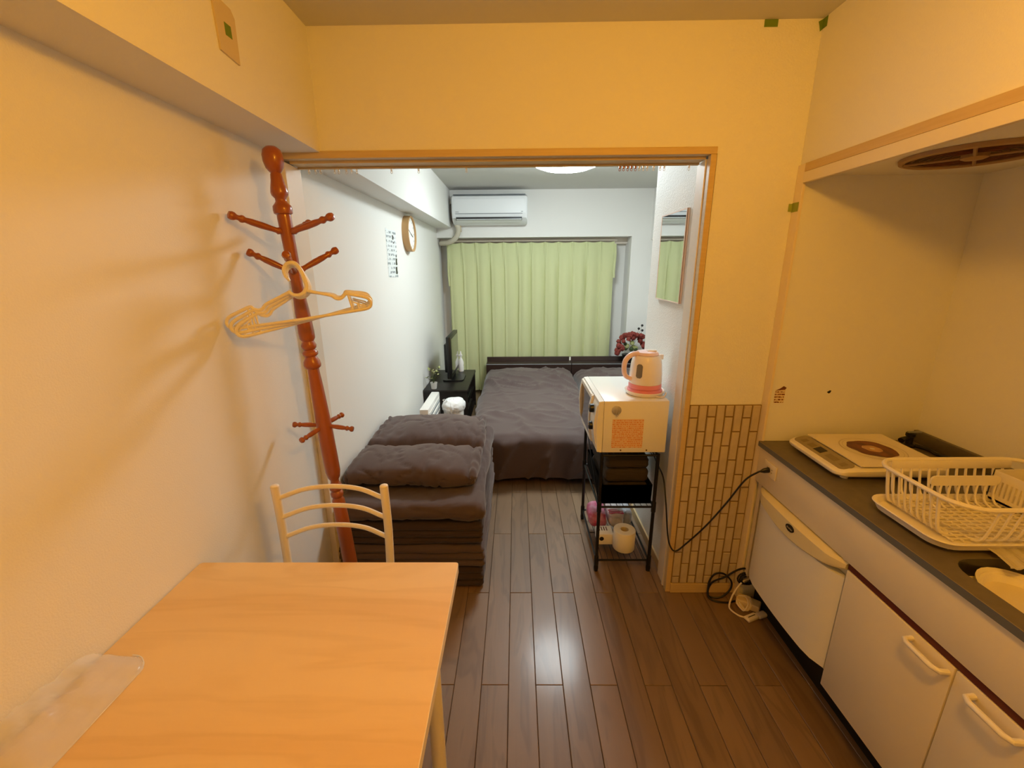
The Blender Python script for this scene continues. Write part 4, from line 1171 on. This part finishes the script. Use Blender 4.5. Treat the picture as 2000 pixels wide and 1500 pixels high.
# ------------------------------------------------------------ mirror on the column
mr = thing('wall_mirror', 'narrow framed mirror on the textured column wall', 'mirror', (XC - 0.01, 2.07, 1.33))
b = NB(); box(b, XC - 0.0105, XC - 0.0005, 1.905, 2.225, 1.333, 1.728); bmesh.ops.delete(b, geom=[f for f in b.faces if f.normal.x < -0.9], context='FACES')
box(b, XC - 0.012, XC - 0.008, 1.905, 1.910, 1.333, 1.728); box(b, XC - 0.012, XC - 0.008, 2.220, 2.225, 1.333, 1.728); box(b, XC - 0.012, XC - 0.008, 1.91, 2.22, 1.333, 1.338); box(b, XC - 0.012, XC - 0.008, 1.91, 2.22, 1.723, 1.728)
obj('frame', b, M_MFRAME, mr, False)
b = NB(); box(b, XC - 0.0112, XC - 0.0098, 1.910, 2.220, 1.338, 1.723); obj('glass', b, M_MIRROR, mr, False)
b = NB(); lathe(b, [(0.0045, 0.0002), (0.003, 0.003)], (XC, 1.842, 0.922), (-1, 0, 0), 10); obj('screw_plug', b, M_DUST, None, label='small dark screw hole plug in the column wall beside the microwave', cat='screw')

# ------------------------------------------------------------ rack with microwave and kettle
rk = thing('wire_rack', 'black steel wire rack carrying the microwave', 'rack', (0.54, 2.06, 0))
LX0, LX1, LY0, LY1 = 0.398, 0.662, 1.84, 2.30
for x in (LX0, LX1):
    for y in (LY0, LY1):
        b = NB(); tube(b, [(x, y, 0.645), (x, y, 0.03)], 0.0085, 12); lg = obj('leg', b, M_BLACKM, rk)
        b = NB(); lathe(b, [(0.010, 0.0003), (0.012, 0.02), (0.0105, 0.035), (0.0085, 0.045)], (x, y, 0), (0, 0, 1), 12); obj('foot_cap', b, M_BLACK, lg)
        for zj in (0.365, 0.062):
            b = NB(); lathe(b, [(0.0085, -0.03), (0.0115, -0.025), (0.0115, 0.025), (0.0085, 0.03)], (x, y, zj), (0, 0, 1), 12, cap=False); obj('collar', b, M_BLACKM, lg)
for zs in (0.638, 0.365, 0.062):
    b = NB()
    for p, q in (((LX0, LY0), (LX1, LY0)), ((LX0, LY1), (LX1, LY1)), ((LX0, LY0), (LX0, LY1)), ((LX1, LY0), (LX1, LY1))): tube(b, [(*p, zs), (*q, zs)], 0.0055, 8)
    sf = obj('shelf_frame', b, M_BLACKM, rk)
    for k in range(1, 9):
        b = NB(); xx = LX0 + (LX1 - LX0) * k / 9; tube(b, [(xx, LY0, zs + 0.004), (xx, LY1, zs + 0.004)], 0.0018, 6); obj('wire', b, M_BLACKM, sf)
    b = NB(); tube(b, [(LX0, (LY0 + LY1) / 2, zs), (LX1, (LY0 + LY1) / 2, zs)], 0.003, 6); obj('cross_wire', b, M_BLACKM, sf)
b = NB(); tube(b, [(LX0, LY0 + 0.01, 0.37), (LX0, LY1 - 0.01, 0.62)], 0.003, 6); obj('brace', b, M_BLACKM, rk)

mv = thing('microwave_oven', 'boxy white microwave oven on the black wire rack', 'microwave', (0.52, 2.06, 0.648))
MX0, MX1, MY0, MY1, MZ0, MZ1 = 0.372, 0.690, 1.832, 2.282, 0.656, 0.908
b = NB(); box(b, MX0 + 0.024, MX1, MY0, MY1, MZ0, MZ1, 0.004); obj('casing', b, M_WHITE, mv)
b = NB(); prism(b, [(MX0 + 0.0225, MZ0 + 0.001), (MX0 + 0.0225, MZ1 - 0.0005), (MX0, MZ1 - 0.003), (MX0 - 0.008, 0.78), (MX0, MZ0 + 0.004)], MY0 + 0.0005, MY1 - 0.0005, lambda a, c, d: (a, d, c)); fpn = obj('front_frame', b, M_WHITE, mv, False)
# control strip at the camera end, glazed door with a bowed white frame beyond it
b = NB(); prism(b, [(MX0 + 0.002, MZ0 + 0.01), (MX0 + 0.002, MZ1 - 0.012), (MX0 - 0.006, MZ1 - 0.03), (MX0 - 0.018, 0.80), (MX0 - 0.016, 0.75), (MX0 - 0.004, MZ0 + 0.02)], MY0 + 0.012, MY0 + 0.108, lambda a, c, d: (a, d, c)); cpn = obj('control_strip', b, M_PLASTIC, mv)
for zk in (0.857, 0.772):
    b = NB(); lathe(b, [(0.021, 0), (0.020, 0.016), (0.016, 0.020)], (MX0 - 0.014, MY0 + 0.058, zk), (-1, 0, 0), 20); kb = obj('knob', b, M_BLACK, cpn)
    b = NB(); box(b, MX0 - 0.0355, MX0 - 0.0335, MY0 + 0.056, MY0 + 0.060, zk, zk + 0.015); obj('pointer', b, M_PAPER, kb, False)
b = NB()
dprof = [(MX0 - 0.002, MZ0 + 0.006), (MX0 - 0.002, MZ1 - 0.006), (MX0 - 0.012, MZ1 - 0.012), (MX0 - 0.021, 0.85), (MX0 - 0.024, 0.785), (MX0 - 0.019, 0.71), (MX0 - 0.010, MZ0 + 0.012)]
prism(b, dprof, MY0 + 0.118, MY0 + 0.140, lambda a, c, d: (a, d, c)); prism(b, dprof, MY1 - 0.03, MY1 - 0.006, lambda a, c, d: (a, d, c))
box(b, MX0 - 0.013, MX0 - 0.003, MY0 + 0.14, MY1 - 0.03, MZ1 - 0.03, MZ1 - 0.008); box(b, MX0 - 0.011, MX0 - 0.003, MY0 + 0.14, MY1 - 0.03, MZ0 + 0.008, MZ0 + 0.03)
dm = obj('door', b, M_PLASTIC, mv, False)
b = NB(); box(b, MX0 - 0.0115, MX0 - 0.0095, MY0 + 0.14, MY1 - 0.03, MZ0 + 0.03, MZ1 - 0.03); obj('door_glass', b, M_SCREEN, dm, False)
b = NB(); box(b, 0.437, 0.580, MY0 - 0.0009, MY0 - 0.0002, 0.681, 0.822); obj('warning_label', b, M_MWLAB, mv, False, label='orange printed label')
for x in (0.482, 0.602):
    b = NB(); lathe(b, [(0.004, 0.0002), (0.003, 0.002)], (x, MY0, 0.668), (0, -1, 0), 10); obj('screw', b, M_DUST, mv)
for x in (0.43, 0.64):
    for y in (1.87, 2.25):
        b = NB(); lathe(b, [(0.012, 0), (0.014, 0.0115)], (x, y, 0.6445), (0, 0, 1), 12); obj('foot', b, M_BLACK, mv)
hk = thing('magnet_hook', 'small round magnet hook on the side of the microwave', 'hook', (0.452, MY0 - 0.003, 0.862))
b = NB(); lathe(b, [(0.022, 0.0003), (0.022, 0.004), (0.014, 0.007)], (0.452, MY0, 0.865), (0, -1, 0), 20); obj('magnet', b, M_STEEL, hk)
b = NB(); tube(b, [(0.452, MY0 - 0.006, 0.868), (0.450, MY0 - 0.015, 0.858), (0.448, MY0 - 0.016, 0.848), (0.452, MY0 - 0.016, 0.842), (0.458, MY0 - 0.015, 0.848), (0.459, MY0 - 0.013, 0.860)], 0.0022, 8, smooth_n=3); obj('wire', b, M_STEEL, hk)
b = NB(); rbox(b, (0.53, 2.06, 0.9105), (0.26, 0.36, 0.002), 0.0009, (4, 4, 1)); b.free()

KX, KY, KZ = 0.609, 1.955, 0.909
kt = thing('electric_kettle', 'white electric kettle with pink lid and base on the microwave', 'kettle', (KX, KY, KZ))
b = NB(); lathe(b, [(0.080, 0.0003), (0.085, 0.004), (0.092, 0.018), (0.090, 0.021), (0.082, 0.016), (0.070, 0.0165)], (KX, KY, KZ), (0, 0, 1), 40); obj('power_base', b, M_PEACH, kt)
b = NB(); lathe(b, [(0.070, 0.0168), (0.081, 0.0168), (0.080, 0.024), (0.072, 0.030)], (KX, KY, KZ), (0, 0, 1), 40); obj('base_ring', b, M_PINK, kt)
b = NB(); lathe(b, [(0.073, 0.0305), (0.076, 0.034), (0.0755, 0.050), (0.074, 0.054)], (KX, KY, KZ), (0, 0, 1), 40); obj('lower_band', b, M_PINK, kt, label='pink lower band')
b = NB(); lathe(b, [(0.074, 0.0545), (0.0755, 0.062), (0.0745, 0.10), (0.0695, 0.15), (0.0640, 0.176), (0.058, 0.186), (0.050, 0.188)], (KX, KY, KZ), (0, 0, 1), 40); bdy = obj('body', b, M_PEACH, kt)
b = NB(); lathe(b, [(0.052, 0.1885), (0.0535, 0.192), (0.048, 0.202), (0.03, 0.207), (0.001, 0.208)], (KX, KY, KZ), (0, 0, 1), 32); ld = obj('lid', b, M_PINKL, kt, label='pink lid')
b = NB(); rbox(b, (KX + 0.016, KY - 0.010, KZ + 0.208), (0.042, 0.03, 0.008), 0.0035, (3, 3, 1)); obj('lid_button', b, M_PEACH, ld)
b = NB(); prism(b, [(KX + 0.045, -0.016), (KX + 0.076, -0.004), (KX + 0.076, 0.004), (KX + 0.045, 0.016)], KZ + 0.165, KZ + 0.188, lambda a, c, d: (a, KY + c, d)); obj('spout', b, M_PEACH, kt)
b = NB(); tube(b, [(KX - 0.045, KY - 0.012, KZ + 0.196), (KX - 0.080, KY - 0.02, KZ + 0.190), (KX - 0.105, KY - 0.025, KZ + 0.165), (KX - 0.110, KY - 0.026, KZ + 0.125), (KX - 0.100, KY - 0.023, KZ + 0.092), (KX - 0.072, KY - 0.015, KZ + 0.075)], [0.013, 0.0125, 0.012, 0.0115, 0.011, 0.010], 12, smooth_n=5); hd = obj('handle', b, M_PINKL, kt, label='pale pink loop handle')
b = NB()                                       # grey water gauge set in the body
gp = []
for s in range(9):
    h_ = 0.088 + 0.065 * s / 8
    r_ = 0.0752 - (h_ - 0.085) * 0.085 + 0.0012
    for aa in (-0.2, 0.0, 0.2):
        an = math.radians(230) + aa * (1 if 0 < s < 8 else 0.5)
        gp.append(b.verts.new((KX + r_ * math.cos(an), KY + r_ * math.sin(an), KZ + h_)))
for s in range(8):
    for q in range(2): b.faces.new((gp[s * 3 + q], gp[s * 3 + q + 1], gp[s * 3 + q + 4], gp[s * 3 + q + 3]))
bmesh.ops.solidify(b, geom=list(b.faces), thickness=0.0012)
obj('water_gauge', b, M_WINDOW, kt, label='grey water level window')
b = NB(); tube(b, [(KX + 0.03, KY - 0.078, KZ + 0.006), (KX + 0.055, KY - 0.088, KZ + 0.005), (KX + 0.075, KY - 0.075, KZ + 0.012), (KX + 0.086, KY - 0.05, KZ + 0.016), (KX + 0.0945, KY - 0.02, KZ + 0.004)], 0.0035, 8, smooth_n=4); obj('cord', b, M_CABLEW, kt)

# things on the rack shelves
b = NB(); bx_ = [(0.410, 1.858), (0.652, 1.858), (0.652, 2.27), (0.410, 2.27)]
outl = [b.verts.new((x, y, 0.373)) for x, y in bx_]; topl = [b.verts.new((x + (0.002 if x > 0.5 else -0.002), y, 0.475)) for x, y in bx_]
for i in range(4): b.faces.new((outl[i], outl[(i + 1) % 4], topl[(i + 1) % 4], topl[i]))
b.faces.new(outl[::-1]); bmesh.ops.solidify(b, geom=list(b.faces), thickness=0.004)
obj('storage_box', b, M_BIN, None, False, label='black open cloth box on the middle shelf of the wire rack', cat='box')
for i, (z0, h_) in enumerate(((0.379, 0.085), (0.466, 0.075), (0.543, 0.066))):
    b = NB(); rbox(b, (0.535, 2.065, z0 + h_ / 2), (0.215, 0.36, h_), 0.024, (8, 12, 2), wr(3.0 + i, 0.008, (1, 1, 1), 14))
    obj('folded_towel', b, M_TOWEL, None, sharp=80, label=('folded dark towel at the bottom of the black cloth box', 'folded dark towel between two others above the black cloth box', 'folded dark towel on top of the pile under the microwave')[i], cat='towel', group='folded towels in the rack')
# toilet roll
TXc, TYc = 0.557, 1.935
tr = thing('toilet_roll', 'single white toilet roll on the bottom shelf of the rack', 'toilet roll', (TXc, TYc, 0.068))
b = NB(); lathe(b, [(0.021, 0.0), (0.054, 0.0), (0.0565, 0.004), (0.0565, 0.104), (0.054, 0.108), (0.022, 0.108), (0.021, 0.10), (0.021, 0.0)], (TXc, TYc, 0.0683), (0, 0, 1), 40, cap=False); obj('paper', b, M_PAPER, tr)
b = NB(); lathe(b, [(0.0205, 0.001), (0.0205, 0.107), (0.019, 0.107), (0.019, 0.001)], (TXc, TYc, 0.0683), (0, 0, 1), 24, cap=False); obj('core', b, M_PLATE, tr)
tx = thing('tissue_box', 'small white printed tissue box beside the toilet roll', 'box', (0.455, 1.99, 0.068))
b = NB(); box(b, 0.425, 0.508, 1.955, 2.035, 0.0683, 0.130, 0.003); obj('carton', b, M_PAPER, tx)
b = NB()
for k in range(4): box(b, 0.437 + k * 0.013, 0.443 + k * 0.013, 1.990, 2.025, 0.1301, 0.1304)
obj('print', b, M_CABGAP, tx, False)
b = NB(); prism(b, [(0.445 + 0.012 * math.cos(2 * PI * k / 16), 0.104 + 0.012 * math.sin(2 * PI * k / 16)) for k in range(16)], 1.9543, 1.9549, lambda a, c, d: (a, d, c)); obj('opening', b, M_BLACK, tx, False)
b = NB(); rbox(b, (0.455, 2.165, 0.120), (0.10, 0.15, 0.095), 0.03, (8, 10, 6), wr(7, 0.014, (1, 1, 1), 18)); obj('pink_packet', b, M_PACK, None, sharp=80, label='crumpled pink plastic packet on the lowest rack shelf', cat='packet')
b = NB(); rbox(b, (0.558, 2.17, 0.122), (0.085, 0.15, 0.10), 0.03, (8, 10, 6), wr(2, 0.012, (1, 1, 1), 16)); sbg = obj('striped_packet', b, M_STRIPE, None, sharp=80, label='white packet with purple stripes on the lowest rack shelf', cat='packet')
for k in range(3):
    b = NB(); tube(b, [(0.512 + 0.0 * k, 2.10 + k * 0.014, 0.163 + 0.002 * k), (0.55, 2.095 + k * 0.016, 0.172), (0.592, 2.10 + k * 0.014, 0.163)], 0.004, 6, smooth_n=3); obj('stripe', b, M_PACK, sbg)
b = NB(); rbox(b, (0.625, 2.19, 0.112), (0.055, 0.13, 0.085), 0.022, (6, 8, 5), wr(4, 0.010, (1, 1, 1), 18)); obj('grey_packet', b, M_GREYPACK, None, sharp=80, label='pale grey packet at the back of the lowest rack shelf, right of the striped packet', cat='packet')

# flowers on the far headboard shelf
fl = thing('flower_arrangement', 'dried red flower arrangement in a pot behind the kettle', 'flowers', (1.25, 4.77, 0.431))
b = NB(); lathe(b, [(0.05, 0.0003), (0.065, 0.06), (0.07, 0.09), (0.06, 0.09)], (1.27, 4.775, 0.4308), (0, 0, 1), 20); obj('pot', b, M_BLACKW, fl)
rnd = random.Random(11)
for k in range(46):
    a = rnd.uniform(-0.15, 1.02) * PI
    rr = rnd.uniform(0.105, 0.165)
    c_ = Vector((1.29 - 0.0 + rr * math.cos(PI - a) * 1.05, 4.735 + rnd.uniform(-0.055, 0.04), 0.60 + rr * math.sin(a) * 1.05))
    b = NB(); bmesh.ops.create_icosphere(b, subdivisions=2, radius=rnd.uniform(0.022, 0.032))
    for v in b.verts: v.co = v.co * (1 + 0.35 * nz(v.co, 90, k)) + c_
    obj('blossom', b, M_RED, fl, False)
for k in range(12):
    b = NB(); a = rnd.uniform(0, PI); rr = rnd.uniform(0.02, 0.1)
    ball(b, (1.28 + rr * math.cos(a), 4.745 + rnd.uniform(-0.02, 0.02), 0.57 + rr * math.sin(a)), rnd.uniform(0.018, 0.03), 8, (1, 0.6, 1)); obj('leaf', b, M_LEAFD if k % 2 else M_LEAF, fl)
for dx, dz in ((0.10, 0.30), (0.065, 0.265), (0.105, 0.245)):
    b = NB(); tube(b, [(1.30, 4.74, 0.62), (1.30 + dx * 0.7, 4.745, 0.55 + dz * 0.7), (1.30 + dx, 4.75, 0.55 + dz)], 0.0015, 5, smooth_n=3); sg2 = obj('twig', b, M_LEAFD, fl)
    b = NB(); ball(b, (1.30 + dx, 4.75, 0.55 + dz), 0.014, 10); obj('seed_head', b, M_BLACK, sg2)

# ------------------------------------------------------------ cables
b = NB(); tube(b, [(0.685, 2.26, 0.70), (0.700, 2.15, 0.62), (0.692, 1.95, 0.56), (0.680, 1.80, 0.545), (0.676, 1.73, 0.46), (0.685, 1.69, 0.31), (0.700, 1.675, 0.255), (0.722, 1.668, 0.245), (0.758, 1.66, 0.288), (0.815, 1.62, 0.405), (0.88, 1.60, 0.53), (0.93, 1.58, 0.645), (0.968, 1.565, 0.690), (0.985, 1.562, 0.698)], 0.0036, 8, smooth_n=8); pcb = obj('power_cord', b, M_BLACK, mv, label='black power cord looping to the socket on the cabinet')
b = NB(); tube(b, [(0.978, 1.563, 0.696), (0.990, 1.562, 0.699), (1.004, 1.561, 0.702), (1.010, 1.561, 0.703)], [0.005, 0.010, 0.0115, 0.0115], 12, flat=0.7); obj('plug', b, M_BLACK, pcb)
b = NB(); box(b, 1.0115, XF - 0.0003, 1.52, 1.60, 0.675, 0.732, 0.0015); so2 = obj('power_socket', b, M_CAB, None, label='cream double power socket on the cabinet apron with the black plug', cat='socket')
b = NB()
for yy in (1.545, 1.575):
    for dz in (-0.006, 0.006): box(b, 1.0110, 1.0114, yy - 0.004, yy + 0.004, 0.703 + dz - 0.001, 0.703 + dz + 0.001)
obj('slot', b, M_BLACK, so2, False)
ex = thing('extension_lead', 'white extension lead with flat sockets on the floor by the fridge', 'extension lead', (1.03, 1.6, 0))
b = NB(); tube(b, [(1.06, 1.645, 0.115), (1.02, 1.635, 0.10), (0.985, 1.625, 0.05), (0.965, 1.61, 0.006), (0.955, 1.58, 0.0045), (0.975, 1.545, 0.0045), (1.005, 1.53, 0.006)], 0.0038, 8, smooth_n=6); obj('cable', b, M_CABLEW, ex)
b = NB(); rbox(b, (0, 0, 0), (0.062, 0.030, 0.016), 0.006, (4, 3, 1), M=Matrix.Rotation(math.radians(22), 4, 'Z')); bmesh.ops.translate(b, vec=(1.022, 1.530, 0.0085), verts=b.verts); e1 = obj('socket_block', b, M_CABLEW, ex)
b = NB(); rbox(b, (0, 0, 0), (0.050, 0.030, 0.016), 0.007, (4, 3, 1), M=Matrix.Rotation(math.radians(20), 4, 'Z')); bmesh.ops.translate(b, vec=(1.073, 1.545, 0.0085), verts=b.verts); obj('plug', b, M_CABLEW, ex)
b = NB(); box(b, -0.02, 0.02, -0.0015, 0.0015, -0.0005, 0.0008, M=Matrix.Translation((1.022, 1.530, 0.0168)) @ Matrix.Rotation(math.radians(22), 4, 'Z')); obj('slot', b, M_BLACK, e1, False)
ad = thing('power_adapter', 'cream power adapter tangled in cable on the floor by the fridge', 'adapter', (1.035, 1.6, 0))
b = NB(); rbox(b, (0, 0, 0), (0.095, 0.050, 0.034), 0.006, (4, 3, 1), M=Matrix.Rotation(math.radians(-38), 4, 'Z')); bmesh.ops.translate(b, vec=(1.045, 1.603, 0.0185), verts=b.verts); obj('casing', b, M_ALMOND, ad)
for k in range(4):
    b = NB(); o_ = k * 0.006
    tube(b, [(1.005 + o_, 1.575, 0.006), (0.992 + o_, 1.60, 0.02), (1.01 + o_, 1.63, 0.032), (1.035 + o_, 1.612, 0.042), (1.03 + o_, 1.58, 0.034), (1.012 + o_, 1.568, 0.012)], 0.0028, 6, closed=True, smooth_n=4); obj('cable_loop', b, M_ALMOND if k % 2 else M_CABLEW, ad)
co = thing('cable_coil', 'coiled black cable in front of the brick panel on the floor', 'cable', (0.93, 1.66, 0))
b = NB(); tube(b, [(1.075, 1.65, 0.155), (1.03, 1.65, 0.165), (0.995, 1.652, 0.15), (0.955, 1.66, 0.11), (0.905, 1.668, 0.075), (0.888, 1.665, 0.03), (0.895, 1.655, 0.006), (0.94, 1.645, 0.012), (0.982, 1.65, 0.05), (0.985, 1.658, 0.09), (0.95, 1.668, 0.122), (0.912, 1.672, 0.115), (0.892, 1.672, 0.07), (0.886, 1.650, 0.012), (0.91, 1.628, 0.0048), (0.96, 1.62, 0.0048), (1.0, 1.63, 0.0048)], 0.0042, 8, smooth_n=7); obj('cable', b, M_BLACK, co)
b = NB()
for k in range(3): tube(b, [(1.035 + 0.03 * math.cos(2 * PI * j / 14) + k * 0.006, 1.645 - k * 0.006, 0.115 + (0.03 - k * 0.004) * math.sin(2 * PI * j / 14)) for j in range(14)], 0.0038, 6, closed=True)
obj('cable_loop', b, M_BLACK, co)
